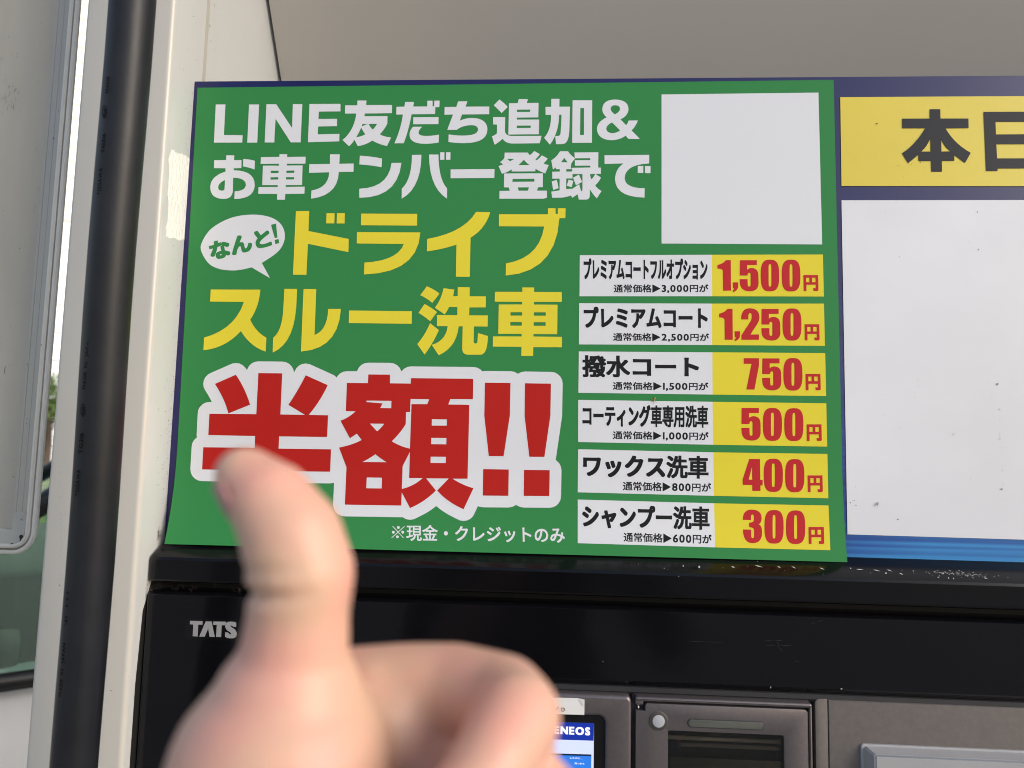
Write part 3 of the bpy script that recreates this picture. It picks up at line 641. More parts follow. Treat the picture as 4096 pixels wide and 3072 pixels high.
row('L', "60,547 1057,570 1060,891 57,865", "1057,570 1898,582 1905,909 1060,891", 'ワックス洗車', "97,586 1022,597 1022,766 97,750",
    '通常価格▶800円が', "390,784 1040,798 1040,864 390,852", 0, ('P', [('4',(541,875,147,680)),('0',(891,1210,143,697)),('0',(1247,1566,149,703)),('y',(1620,1872,421,700))]))
row('L', "57,918 1062,946 1070,1271 57,1240", "1062,946 1906,962 1920,1292 1070,1271", 'シャンプー洗車', "90,958 1030,970 1030,1145 92,1126",
    '通常価格▶600円が', "395,1160 1045,1177 1045,1246 395,1230", 0, ('P', [('3',(545,865,988,1547)),('0',(904,1222,995,1554)),('0',(1260,1581,1001,1561)),('y',(1635,1895,1277,1560))]))

# ================================================================== LEDGE AND FASCIA
def zc(y, Y): return PX(3700, y, Y)[2]
lx0 = PX(592, 2290, YL)[0]
lp = [(.004, zc(2230, .004)), (0.0, zc(2236, 0.0)), (-.003, zc(2246, -.003)), (-.010, zc(2268, -.010)), (-.018, zc(2296, -.018)), (-.0225, zc(2312, -.0225)), (-.025, zc(2323, -.025)),
      (YL, zc(2335, YL)), (YL, zc(2418, YL)), (-.025, zc(2425, -.025)), (-.022, zc(2428, -.022)), (.004, zc(2428, -.022))]
ledge = extrude_x('ledge', lp, lx0 + .006, XR_END, m_ledge, disp, auto=12, nx=2)
# rounded left end of the ledge
n = len(lp); vs = []; fs = []; K = 5
for k in range(K + 1):
    a = math.pi/2*k/K; x = lx0 + .006 - .006*math.sin(a); s = .006*(1 - math.cos(a))
    for (y, z) in lp:
        zz = min(z, lp[1][1] - s*1.3) ; vs.append((x, min(y + s*.4, .004), zz))
for k in range(K):
    for i in range(n-1): a = k*n+i; fs.append((a+n, a+n+1, a+1, a))
fs.append(tuple(range(K*n, K*n+n)))
mesh('ledge_end', vs, fs, m_ledge, disp, smooth=True)
# lower fascia
fx0 = PX(590, 2370, YL)[0]
fp = [(.012, zc(2445, .012)), (-.017, zc(2462, -.017)), (-.022, zc(2470, -.022)), (-.0245, zc(2476, -.0245)), (YL, zc(2484, YL)), (YL, zc(2770, YL)), (-.0245, zc(2780, -.0245)), (-.021, zc(2788, -.021)), (.012, zc(2788, -.021))]
xj = PX(1250, 2700, YL)[0]
extrude_x('fascia', fp, xj, XR_END, m_black, disp, auto=30, nx=2)
fpl = fp[:5] + [(YL, .3), (.012, .3)]
extrude_x('fascia', fpl, fx0 + .0012, xj - .0001, m_black, disp, auto=30, nx=2)
box('fascia_edge', fx0, fx0 + .0011, -.0255, .012, .3, fp[3][1], m_trim, disp, bev=.0004)
yq_ = depth_at_x(543, 2700, cx1)[1]
zg = zc(2400, YL); xg = cx1 + .0006
gv = [(y_, z_) for y_, z_ in ((.02, .1), (yq_, .1), (yq_, zg - .09), (yq_*.75 - .004, zg - .03), (-.014, zg)) ] + [(.02, zg)]
mesh('column_shade_strip', [(xg, y_, z_) for y_, z_ in gv] + [(cx1 - .001, y_, z_) for y_, z_ in gv], [tuple(range(6))] + [(i, i + 6, (i+1) % 6 + 6, (i+1) % 6) for i in range(6)], m_dark, disp)  # dark plate painting the shade on the column beside the fascia
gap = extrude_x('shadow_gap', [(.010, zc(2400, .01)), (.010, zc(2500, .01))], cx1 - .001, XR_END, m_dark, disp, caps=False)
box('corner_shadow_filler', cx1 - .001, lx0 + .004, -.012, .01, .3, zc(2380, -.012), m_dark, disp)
# trim below the fascia
tx0 = xj
tp = [(0.01, zc(2790, -.0200)), (-.0200, zc(2790, -.0200)), (-.0212, zc(2796, -.0212)), (-.0212, zc(2815, -.0212)), (-.018, zc(2830, -.018)), (0.01, zc(2830, -.018))]
extrude_x('trim_strip', tp, xj, XR_END, m_trim, disp, auto=30)
# ---- scratches and chips on the ledge
def PLd(px, py, off):           # point on the ledge slope
    best = None
    for i in range(len(lp)-1):
        (y0, z0), (y1, z1) = lp[i], lp[i+1]
        d = ray(px, py); nrm = np.array([0, -(z1-z0), (y1-y0)]); nrm = nrm/np.linalg.norm(nrm)
        den = nrm @ d
        if abs(den) < 1e-9: continue
        t = (nrm @ (np.array([0, y0, z0]) - CAM)) / den; p = CAM + d*t
        u = ((p[1]-y0)*(y1-y0)+(p[2]-z0)*(z1-z0))/((y1-y0)**2+(z1-z0)**2)
        if t > 0 and -.05 <= u <= 1.05 and (best is None or t < best[0]): best = (t, p, i)
    t, p, i = best if best else (0, np.array(PX(px, py, YL)), 0)
    p = p - ray(px, py)*.0006; return tuple(p)
def line_poly(x0, y0, x1, y1, w):
    d = Vector((x1-x0, y1-y0)).normalized(); nn = Vector((-d.y, d.x))*w
    return [(x0, y0), ((x0+x1)/2+nn.x, (y0+y1)/2+nn.y), (x1, y1), ((x0+x1)/2-nn.x, (y0+y1)/2-nn.y)]
ch = []
Zc = lambda x, y: (2400 + x/1.3042, 2100 + y/1.3042)
for x, y, r in [(435,213,4),(518,219,6),(335,226,2.2),(200,204,1.5),(411,268,2),(641,223,1.3),(768,217,1.3),(355,233,1.2),(963,236,1.5),(821,191,1.5),(1492,251,4),(1634,240,3),(1308,225,3),(1410,250,1.6),(1886,275,1.5),(1165,256,1.3),(1770,271,1.5),(693,219,4)]:
    p = Zc(x, y); ch.append(blob(p[0], p[1], r*.8, rs.uniform(.7, 1.2)))
for a in [(683,213,704,224),(806,209,850,221),(925,214,943,224),(998,215,1024,227),(1145,222,1172,233),(1425,233,1462,241),(1560,250,1582,259),(1495,232,1524,242),(1335,230,1375,234),(1762,268,1766,278),(1817,272,1821,282),(1843,275,1846,283),(2000,274,2022,280)]:
    p = Zc(*a[:2]); q = Zc(*a[2:]); ch.append(line_poly(p[0], p[1], q[0], q[1], 2.2))
for k in range(85):
    x = rs.gauss(1880, 120); y = 244 + (x-1700)*.055 + rs.gauss(0, 6); p = Zc(x, y); L_ = rs.uniform(3, 12)
    ch.append(line_poly(p[0], p[1], p[0]+L_, p[1]+rs.uniform(-1, 4), .8))
ch = [c for c in ch if max(q[0] for q in c) < 4090]
lay('paint_chips', union(ch), PLd, 0, m_chip, disp)['kind'] = 'stuff'

def PFs(px, py, off): return PX(px, py, YL - .0004)
fc = [blob(3083, 2750, 4.5, .5), blob(2412, 2647, 1.5), blob(3366, 2756, 2.5, 1.6)]
def scr(pts, w): 
    for a_, b_ in zip(pts, pts[1:]): fc.append(line_poly(*Zc(*a_), *Zc(*b_), w))
scr([(455, 607), (560, 609), (645, 613)], .5); scr([(850, 606), (900, 601), (960, 604)], .5); scr([(850, 625), (930, 628), (1010, 628)], .5); scr([(925, 605), (932, 635), (955, 662)], .6); scr([(1010, 709), (1044, 712)], .5)
scr([(1097, 516), (1130, 508), (1170, 492)], .4)
m_scrt = mat('faint scratch', (.045, .045, .05, 1), .5)
lay('scratch_marks', union(fc[:3]), PFs, 0, m_chip, disp)['kind'] = 'stuff'; lay('scratch_marks', union(fc[3:]), PFs, 0, m_scrt, disp)['kind'] = 'stuff'
# ---- maker's badge
def PF(px, py, off): return PX(px, py, YL - off)
lay('badge', poly(Q('J', "402,785 1100,803 1092,985 396,962")), PF, .0004, m_plate, disp)
v1 = trace([('J', ["442,807 550,810 548,840 512,840 507,940 465,938 470,838 442,837"], []), ('J', ["575,812 625,813 652,944 607,943 596,872 566,942 520,941"], []), ('J', ["640,813 745,815 745,845 710,845 705,945 662,944 668,843 638,842"], [])])
v2 = text('S', Q('J', "740,813 838,816 836,957 736,953"), .055, .04)
badge = lay('badge_lettering', merge(v1, v2), PF, .0008, m_badge, disp)
# ================================================================== SCREEN UNIT, PRINTER UNIT, PANELS
YU = -.0285
def rrect(x0, x1, z0, z1, r, K=6, skip=()):
    o = []
    for (cx, cz, a0, nm) in [(x1-r, z1-r, 0, 'tr'), (x0+r, z1-r, 90, 'tl'), (x0+r, z0+r, 180, 'bl'), (x1-r, z0+r, 270, 'br')]:
        for k in range(K+1): a = math.radians(a0+90*k/K); o.append((cx+r*math.cos(a), cz+r*math.sin(a)))
    return o
def slab(name, outline, y0, y1, material, parent, bev=.001, seg=3):
    """outline in x,z; front at y0 (nearer the camera), back at y1, front rim bevelled"""
    bm = bmesh.new(); n = len(outline)
    f = [bm.verts.new((x, y0, z)) for x, z in outline]; b = [bm.verts.new((x, y1, z)) for x, z in outline]
    fr = bm.faces.new(f); bm.faces.new(b[::-1])
    for i in range(n): bm.faces.new([f[i], b[i], b[(i+1) % n], f[(i+1) % n]])
    bmesh.ops.recalc_face_normals(bm, faces=bm.faces[:])
    if bev: bmesh.ops.bevel(bm, geom=list(fr.edges), offset=bev, segments=seg, affect='EDGES', profile=.5)
    return from_bm(name, bm, material, parent, auto=35)
def XZ(c, x, y, Y=YU): p = cpt(c, x, y); q = PX(p[0], p[1], Y); return q[0], q[2]
ZLOW = 0.85
su = disp
# screen unit housing with an opening for the bezel
x1, zt = XZ('S', 945, 250, YU); x0 = PX(1250, 2780, YU)[0]
bx1, bzt = XZ('S', 712, 430, YU)
zb_ = XZ('S', 230, 238, YU)[1]
hous = slab('screen_housing', [(bx1, ZLOW), (x1, ZLOW)] + rrect(x0, x1, ZLOW, zt, .005)[:7] + [(x0, zt), (x0, ZLOW), (x0 + .012, ZLOW), (x0 + .012, bzt)] + [(bx1 - .006 + .006*math.sin(a), bzt - .006 + .006*math.cos(a)) for a in [math.radians(15*k) for k in range(7)]], YU, 0.0, m_unit, su, bev=.0032, seg=6)
bez = slab('bezel', [(x0+.011, ZLOW), (bx1+.001, ZLOW), (bx1+.001, bzt+.001), (x0+.011, bzt+.001)], YU+.0035, .002, m_bezel, su, bev=0)
m_scr = lambda n, c, s: mat(n, (0, 0, 0, 1), .2, emit=c, estr=s)
m_sb = m_scr('screen navy', (.010, .035, .36, 1), .75); m_sw = m_scr('screen white', (.60, .66, .95, 1), .85); m_sl = m_scr('screen blue', (.03, .20, .75, 1), .8); m_sd = m_scr('screen dark', (.01, .02, .05, 1), .7); m_st = m_scr('screen lettering', (.85, .88, 1, 1), .9)
def PSC(px, py, off): return PX(px, py, YU + .0034 - off)
sx0 = 1300
scr = lay('screen', poly(Q('R', "-4000,560 1422,738 1405,2600 -4000,2600")), PSC, .0002, m_sw, su)
def slay(name, vt, off, mm):
    o = lay(name, vt, PSC, off, mm, None); o.parent = scr; o.data.transform(Matrix.Translation(-Vector(disp.location))); return o
slay('title_bar', poly(Q('R', "-4000,560 1422,738 1414,1098 -4000,915")), .0004, m_sb)
slay('button_panel', poly(Q('R', "-2000,1280 1368,1380 1352,2600 -2000,2600")), .0004, m_sd)
slay('button_panel', poly(Q('R', "-2000,1320 1368,1415 1352,2600 -2000,2600")), .0006, m_sl)
slay('screen_lettering', merge(text('ENEOS', Q('R', "603,793 1345,822 1342,990 600,955"), .055, .035), text('したのに…', Q('R', "930,1435 1192,1445 1192,1480 930,1470"), .02, .02), text('見つから', Q('R', "1020,1545 1225,1555 1225,1592 1020,1582"), .02, .02)), .0008, m_st)
# ---- sticker above the screen
sx = Q('R', "-900,175 1090,218 1228,250 1222,565 -900,505")
stick = empty('sticker', PX(2250, 2820, YU), label='small white sticker with black kana and a creased corner, stuck above the lit screen', cat='sticker')
o = lay('paper', union([sx]), lambda px, py, off: PX(px, py, YU - off), .0003, m_sticker, stick)
o = lay('creased_corner', union([Q('R', "1085,216 1228,250 1222,395")]), lambda px, py, off: PX(px, py, YU - off - .0006 * max(0, (px - 2311) / 27)), .0005, m_sticker, stick)
def ring(c, x, y, ro, ri, K=24):
    a = [cpt(c, x+ro*math.cos(2*math.pi*k/K), y+ro*math.sin(2*math.pi*k/K)) for k in range(K)]; b = [cpt(c, x+ri*math.cos(2*math.pi*k/K), y+ri*math.sin(2*math.pi*k/K)) for k in range(K)]
    return union([a], [b])
lay('kana', merge(text('ん', Q('R', "480,262 695,270 690,480 470,470"), .012, .012), ring('R', 781, 456, 41, 27)), lambda px, py, off: PX(px, py, YU - off), .0007, m_ink, stick)
# ---- channel between the two units, and the printer unit
gx0 = x1 + .0008
pr_t = XZ('S', 1080, 262)[1]
prx0 = XZ('W', 722, 700)[0]; prx1 = XZ('T', 340, 600)[0]
_wx0 = XZ('S', 1266, 560)[0]; _wx1 = XZ('T', 88, 650)[0]; _wz = XZ('S', 1700, 572)[1]
slab('printer_frame', [(_wx1 + .002, ZLOW), (prx1, ZLOW), (prx1, XZ('T', 340, 320)[1]), (prx1 - .003, XZ('T', 320, 312)[1]), (prx0, XZ('T', 320, 312)[1]), (prx0 - .002, XZ('T', 320, 312)[1] - .002), (prx0 - .002, ZLOW), (_wx0 - .002, ZLOW), (_wx0 - .002, _wz + .003), (_wx1 + .002, _wz + .003)], YU + .007, .0, m_trim, su, bev=.0005)
# overhanging rail with hinge boss
ra = XZ('W', 735, 215); rb = XZ('W', 2061, 262); rail_z1 = XZ('W', 1400, 225)[1]; rail_z0 = XZ('W', 1400, 305)[1]
slab('top_rail', rrect(prx0 + .0002, prx1, rail_z0, rail_z1 + .0006, .0018), YU - .0010, .0, m_unit, su, bev=.0017, seg=5)
slab('hinge_boss', rrect(prx0 + .0002, XZ('W', 893, 300)[0], XZ('W', 800, 360)[1], rail_z1 - .001, .0012), YU, .0, m_unit, su, bev=.001, seg=4)
p = XZ('W', 806, 400)
tube('hinge_pin', [(p[0], YU + .005, XZ('W', 806, 470)[1]), (p[0], YU + .005, XZ('W', 806, 350)[1])], .0009, m_steel, su, seg=12)
# cover plate with window hole, notch at the hinge
def WX(x, y): return XZ('W', x, y, YU + .001)
def SX(x, y): return XZ('S', x, y, YU + .001)
ox0 = WX(735, 900)[0]; oxr = XZ('T', 303, 600, YU + .001)[0]; oxn = WX(933, 400)[0]
zt2 = WX(1300, 338)[1] - .0; zn = WX(800, 480)[1]
wx0, wzt = SX(1266, 560)[0], SX(1700, 572)[1]; wx1 = XZ('T', 88, 650, YU + .001)[0]
cover = slab('printer_cover', [(ox0, zn), (oxn, zn), (oxn, zt2 - .0015), (oxn + .0015, zt2), (oxr - .002, zt2), (oxr, zt2 - .002), (oxr, ZLOW), (wx1, ZLOW), (wx1, wzt - .001), (wx1 - .001, wzt), (wx0 + .001, wzt), (wx0, wzt - .001), (wx0, ZLOW), (ox0, ZLOW)], YU + .001, .0, m_unit, su, bev=.0004, seg=2)
# button and light strip
bc = SX(1181, 469); R0 = abs(SX(1263, 469)[0] - bc[0]); R1 = abs(SX(1235, 469)[0] - bc[0])
def cyl(name, x, z, r, y0, y1, mm, par, K=40, bev=.0003):
    return slab(name, [(x+r*math.cos(2*math.pi*k/K), z+r*math.sin(2*math.pi*k/K)) for k in range(K)], y0, y1, mm, par, bev=bev, seg=2)
cyl('button_rim', bc[0], bc[1], R0 + .0003, YU + .0006, YU + .004, m_unit, su)
cyl('button_ring', bc[0], bc[1], R0, YU + .0003, YU + .004, m_ring, su); cyl('button', bc[0], bc[1], R1, YU - .0001, YU + .004, m_btn, su)
a = SX(1437, 485); b = SX(2110, 513); zz0 = SX(1773, 533)[1]; zz1 = SX(1773, 464)[1]
def pill(x0, x1, za, zb, h, K=10):
    r = h/2; o = []
    for k in range(K+1): t = math.radians(90 - 180*k/K); o.append((x1-r+r*math.cos(t), zb+r*math.sin(t)))
    for k in range(K+1): t = math.radians(270 - 180*k/K); o.append((x0+r+r*math.cos(t), za+r*math.sin(t)))
    return o
zmid = (a[1]+b[1])/2
slab('light_strip_rim', pill(a[0], b[0], zmid, zmid, zz1 - zz0 + .0006), YU + .0005, YU + .004, m_trim, su, bev=.0002)
slab('light_strip', pill(a[0] + .0005, b[0] - .0005, zmid, zmid, zz1 - zz0 - .0004), YU + .0002, YU + .004, m_lens, su, bev=.0004)
# printer window: smoked well with rollers behind a clear pane
m_well = mat('printer well', (.07, .062, .052, 1), .5, var=.2, vscale=60)
box('printer_well', wx0 - .003, wx1 + .003, YU + .020, YU + .022, ZLOW, wzt + .004, m_well, su)
zr = SX(1500, 660)[1]
tube('paper_roller', [(wx0, YU + .010, zr - .0000), (wx1, YU + .010, zr)], .0016, mat('roller bronze', (.75, .66, .52, 1), .3, metal=.2), su, seg=16)
tube('paper_roller', [(wx0, YU + .012, zr + .0045), (wx1, YU + .012, zr + .0045)], .0015, m_trim, su, seg=16)
box('paper_guide', wx0 + .010, wx1, YU + .009, YU + .011, SX(1700, 745)[1], SX(1700, 712)[1], mat('guide bar', (.34, .30, .26, 1), .4), su, bev=.0003)
box('guide_clip', wx0 + .0085, wx0 + .0115, YU + .008, YU + .010, SX(1700, 752)[1], SX(1700, 705)[1], m_unit, su, bev=.0003)
box('red_latch', wx0 + .0095, wx0 + .0118, YU + .0115, YU + .013, SX(1700, 745)[1], zr - .001, mat('red plastic', (.6, .03, .04, 1), .4), su)
box('blue_latch', wx0 + .001, wx0 + .009, YU + .012, YU + .014, SX(1700, 800)[1], zr - .001, mat('navy plastic', (.01, .015, .06, 1), .4), su)
box('receipt_flap', wx0 + .002, wx1 - .001, YU + .005, YU + .0065, ZLOW, SX(1700, 822)[1], mat('smoked flap', (.13, .125, .10, 1), .25), su, bev=.0005)
m_glass = bpy.data.materials.new('clear pane'); m_glass.use_nodes = True; nt = m_glass.node_tree; nt.nodes.clear()
no = nt.nodes.new('ShaderNodeOutputMaterial'); nm_ = nt.nodes.new('ShaderNodeMixShader'); nt_ = nt.nodes.new('ShaderNodeBsdfTransparent'); ng = nt.nodes.new('ShaderNodeBsdfGlossy')
nt_.inputs[0].default_value = (.72, .70, .66, 1); ng.inputs[1].default_value = .06; fr_ = nt.nodes.new('ShaderNodeFresnel'); fr_.inputs[0].default_value = 1.45
nt.links.new(fr_.outputs[0], nm_.inputs[0]); nt.links.new(nt_.outputs[0], nm_.inputs[1]); nt.links.new(ng.outputs[0], nm_.inputs[2]); nt.links.new(nm_.outputs[0], no.inputs[0])
box('window_pane', wx0, wx1, YU + .0025, YU + .0032, ZLOW, wzt, m_glass, su)
# outer strip of the printer frame
slab('frame_edge', [(oxr + .0006, ZLOW), (prx1, ZLOW), (prx1, XZ('T', 340, 330)[1]), (prx1 - .0015, XZ('T', 300, 318)[1]), (oxr + .0006, XZ('T', 300, 318)[1])], YU, .0, m_unit, su, bev=.0009, seg=4)
# ---- right panel
rx0 = XZ('T', 368, 600, -.022)[0]; rx1 = XZ('T', 478, 600, -.022)[0]; rzt = XZ('T', 420, 275, -.022)[1]
slab('panel_edge', [(rx0, ZLOW), (rx1, ZLOW), (rx1, rzt), (rx0 + .003, rzt), (rx0 + .001, rzt - .001), (rx0, rzt - .003)], -.022, .0, m_unit2, su, bev=.0004)
slab('side_panel', [(rx1 + .0006, ZLOW), (XR_END, ZLOW), (XR_END, rzt - .0005), (rx1 + .0006, rzt - .0005)], -.0225, .0, m_unit2, su, bev=.0008)
def lg(name, xa, za, dy0, dy1, bev_): return slab(name, rrect(xa, XR_END - .02, ZLOW + .05, za, .0025), dy0, dy1, m_lgrey, su, bev=bev_, seg=3)
q = XZ('T', 765, 668, -.0235); lg('tray_rim', q[0], q[1], -.0245, -.01, .0006)
# raised tray with sloping shoulders
q2 = XZ('T', 795, 690, -.0245); q3 = XZ('T', 895, 770, -.036)
bm = bmesh.new(); xe = XR_END - .025; zl = ZLOW + .055
o_ = [(q2[0], q2[1]), (xe, q2[1]), (xe, zl), (q2[0], zl)]; i_ = [(q3[0], q3[1]), (xe - .008, q3[1]), (xe - .008, zl + .008), (q3[0], zl + .008)]
vo = [bm.verts.new((x, -.0244, z)) for x, z in o_]; vi = [bm.verts.new((x, -.036, z)) for x, z in i_]
bm.faces.new(vi)
for k in range(4): bm.faces.new([vo[k], vo[(k+1) % 4], vi[(k+1) % 4], vi[k]])
bmesh.ops.recalc_face_normals(bm, faces=bm.faces[:]);
bmesh.ops.bevel(bm, geom=[e for e in bm.edges if all(v in vi for v in e.verts)] + [e for e in bm.edges if not e.is_boundary and not all(v in vi for v in e.verts)], offset=.0012, segments=3, affect='EDGES')
from_bm('tray', bm, m_lgrey, su, auto=50)
# ---- cobwebs and grime at the corner by the column
fb = bmesh.new()
def strand(pts, w):
    prev = None
    for a_, b_ in zip(pts, pts[1:]):
        a_ = Vector(a_); b_ = Vector(b_); d = (b_-a_).normalized(); n1 = d.cross(Vector((0, 1, 0))).normalized()*w; n2 = Vector((0, w, 0))
        q = [fb.verts.new(v) for v in (a_+n1, a_-n1*.5+n2, a_-n1*.5-n2, b_+n1, b_-n1*.5+n2, b_-n1*.5-n2)]
        for f in ((0, 1, 4, 3), (1, 2, 5, 4), (2, 0, 3, 5)): fb.faces.new([q[i] for i in f])
def wisps(n, fn, L_, w):
    for k in range(n):
        p = Vector(fn()); pts = [p]; d = Vector((rs.gauss(0, 1), rs.gauss(0, .3), rs.gauss(0, 1))).normalized()
        for j in range(4): d = (d + Vector((rs.gauss(0, .6), rs.gauss(0, .2), rs.gauss(0, .6)))).normalized(); pts.append(pts[-1] + d*L_/4)
        strand(pts, w)
wisps(150, lambda: PX(rs.gauss(618, 17), rs.gauss(2137, 11), -.012), .004, .00008)
wisps(60, lambda: PX(rs.gauss(596, 8), rs.gauss(2180, 22), -.014), .003, .00008)
wisps(18, lambda: PX(rs.uniform(600, 960), rs.gauss(2350, 5), -.024), .005, .00006)
wisps(18, lambda: PX(rs.gauss(590, 12), rs.gauss(2350, 12), -.024), .006, .00006)
cob = from_bm('cobweb', fb, m_fluff); cob['kind'] = 'stuff'; tag(cob, label='dusty cobweb and grime in the corner between column and black ledge', cat='cobweb')
# column specks (a vertical row of dots and a few others)
def PCf(px, py, off): return PX(px, py, YF - off)
cs = []
for y, r in [(552,2),(611,2.4),(690,1.6),(715,2),(799,2.4),(846,1),(945,3),(987,2.4),(1032,2),(1064,1.6),(1087,2.4),(1131,2),(1161,1.6),(1254,2),(1293,2),(1401,1.6),(1458,2.4),(1487,2.6),(1537,5),(1573,2)]: cs.append(blob((505 if y != 1537 else 494)/2.074, 1600 + y/2.074, r/2.074*1.1))
for x, y, r in [(763,150,3),(861,60,1.6),(775,711,1.6),(660,873,1.5),(1240,1133,1.6),(1270,278,1.5),(1409,18,2)]: cs.append(blob(x/2.074, y/2.074, r/2.074))
lay('dirt_specks', union(cs), PCf, .0002, m_ink, disp)['kind'] = 'stuff'
# specks and scuffs on the column's side face
def PSd(px, py, off):
    p = depth_at_x(px, py, cx1); return (cx1 + .0002, p[1], p[2])
cs = []
for k in range(170):
    t = rs.random(); y = 60 + t*2050 if rs.random() < .7 else rs.uniform(1500, 2120); xb = 778 - (y-323)*.0651
    x = xb - abs(rs.gauss(6, 22)) if y > 330 else rs.uniform(705, 900)
    if x < xb - 72: continue
    cs.append(blob(x, y, rs.uniform(.5, 1.8)*1.0, rs.uniform(.4, 1)))
lay('dirt_specks', union(cs), PSd, 0, m_trim, disp)['kind'] = 'stuff'

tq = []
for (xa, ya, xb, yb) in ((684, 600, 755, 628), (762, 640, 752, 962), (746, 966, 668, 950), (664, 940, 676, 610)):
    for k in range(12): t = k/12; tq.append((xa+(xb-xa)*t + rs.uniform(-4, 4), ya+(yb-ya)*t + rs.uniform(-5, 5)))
_o = lay('glare_patch', union([tq]), PSd, 0, m_glare, disp)  # glare on the side face, painted as a white patch
# ================================================================== HOSE
DH = .505
hose = empty('fuel_hose', (0, 0, 0), label='thick black rubber fuel hose with embossed lettering hanging in front of the cream column', cat='hose')
h0 = CP(527.5, 0, DH); h1 = CP(298, 3072, DH - .006)
hxm = (h0 + h1) / 2; hr = .0149
dirh = (h1 - h0).normalized()
top = h0 - dirh*.9; bot = h1 + dirh*.35
hose.location = (hxm.x, hxm.y, 1.2)
pts = [top + (bot-top)*k/40 + Vector((.0006*math.sin(k*.7), .0004*math.cos(k*.9), 0)) for k in range(41)]
tube('hose_body', pts, hr, m_rubber, hose, seg=64)
# embossing: text wrapped on the left flank, reading upwards
def PH(px, py, off):
    # intersect the pixel ray with the hose cylinder
    d = Vector(ray(px, py)).normalized(); o_ = Vector(CAM); w = dirh
    a_ = d - w*d.dot(w); c0 = o_ - top; b_ = c0 - w*c0.dot(w); R = hr + off + .0003
    A_ = a_.dot(a_); B_ = 2*a_.dot(b_); C_ = b_.dot(b_) - R*R; D_ = B_*B_ - 4*A_*C_
    t = (-B_ - math.sqrt(max(D_, 0)))/(2*A_); return tuple(o_ + d*t)
def up(s, x0, x1, yb, yt, sl=.0746, bx=.012):
    # text from yb (start) up to yt; cap top faces left
    def X(x, y): return (x - (y - yb)*sl*-1*-1, y)
    q = [(x0, yb), (x0 - (yt-yb)*sl, yt), (x1 - (yt-yb)*sl, yt), (x1, yb)]
    return text(s, q, bx, bx)
emb = []
for y0 in (0,):
    emb += [up('TOGAWA', 299, 314, 1985, 1878), up('TG216', 313, 328, 1815, 1732), up('MADE IN JAPAN', 329, 345, 1557, 1347), up("'21", 350, 366, 1282, 1246),
            up('TOGAWA', 388, 402, 780, 672), up('TG216', 404, 416, 612, 534), up('MADE', 421, 432, 372, 305),
            up('MADE IN JAPAN', 234, 250, 2786, 2572), up("'21", 256, 267, 2502, 2466), up('TOGAWA', 222, 232, 3060, 2960)]
    for x, y in [(362,1154),(360,1179),(358,1204),(271,2371),(269,2397),(267,2424)]: emb.append(ring('U', x, y, 5, 2.2, 12))
    for cx_, cy_ in ((331, 1641), (417, 448)):
        emb.append(union([superell(cx_-9, cx_+9, cy_-26, cy_+26, 2)], [superell(cx_-7, cx_+7, cy_-23, cy_+23, 2)])); emb.append(up('KHK', cx_-5, cx_+6, cy_+17, cy_-17))
lay('embossing', merge(*emb), PH, 0, m_emboss, hose)['kind'] = 'stuff'

# ================================================================== FRAMED BOARD ON THE LEFT
YB = .03
fr = empty('framed_board', PX(60, 1200, YB), label='cream panel in a worn aluminium frame with rounded lower corner, left of the column', cat='board')
def FX(px, py): q = PX(px, py, YB); return q[0], q[2]
xo = FX(312, 0)[0]; xo2 = FX(155, 2100)[0]; xo = (xo+xo2)/2
zbot = FX(50, 2217)[1]; R_ = .022; xl = xo - .55; ztop = FX(300, 0)[1] + .35
s_ = 1/4494*.66/.632*1.02
# path along outer edge: down the right side, round the corner, left
path = [(xo, ztop)]
for k in range(0, 11): a = math.radians(9*k); path.append((xo - R_ + R_*math.cos(a), zbot + R_ - R_*math.sin(a)))
path.append((xl, zbot))
# cross-section: inward distance (px/4.5 mm) and height
sec = [(0, .0015), (0, 0), (.0012, -.0012), (.0036, -.0016), (.0038, -.0010), (.0040, .008), (.0056, .008), (.0058, -.0008), (.0074, -.0022), (.0092, -.0022), (.0102, -.0006), (.0150, -.0004), (.0152, .0000), (.0154, -.0004), (.0208, -.0004), (.0212, 0.0), (.0214, -.0004), (.0238, -.0004), (.0240, .004)]
def sweep(name, sec, path, material, parent):
    nrm = []
    for i in range(len(path)):
        a = Vector(path[max(i-1, 0)]); b = Vector(path[min(i+1, len(path)-1)]); t = (b-a).normalized(); nrm.append(Vector((t.y, -t.x)))
    vs = []; fs = []; n = len(sec)
    for p, nn in zip(path, nrm):
        for d, h in sec:
            # inward = towards the board's middle (left / up)
            r_ = min(d, R_*.97) if True else d
            vs.append((p[0] + nn.x*d, YB + h, p[1] + nn.y*d))
    for i in range(len(path)-1):
        for k in range(n-1): a = i*n+k; fs.append((a, a+1, a+n+1, a+n))
    o = mesh(name, vs, fs, material, parent); bm = bmesh.new(); bm.from_mesh(o.data); bmesh.ops.recalc_face_normals(bm, faces=bm.faces[:]); bm.to_mesh(o.data); bm.free()
    o.data.polygons.foreach_set('use_smooth', [True]*len(o.data.polygons)); o.data.set_sharp_from_angle(angle=math.radians(30)); return o
sec1 = [s for s in sec if s[0] <= .0102] ; sec2 = [s for s in sec if s[0] >= .0102]
sweep('outer_frame', sec1, path, m_aluw, fr)
pth2 = [(xo, ztop), (xo, zbot + .03)]
sweep('inner_frame', sec2, pth2, m_alu, fr)
sweep('inner_frame', sec2, [(xo - .03, zbot), (xl, zbot)], m_cap, fr)
box('panel', xl, xo - .0236, YB + .001, YB + .005, zbot + .0236, ztop, m_cream, fr)
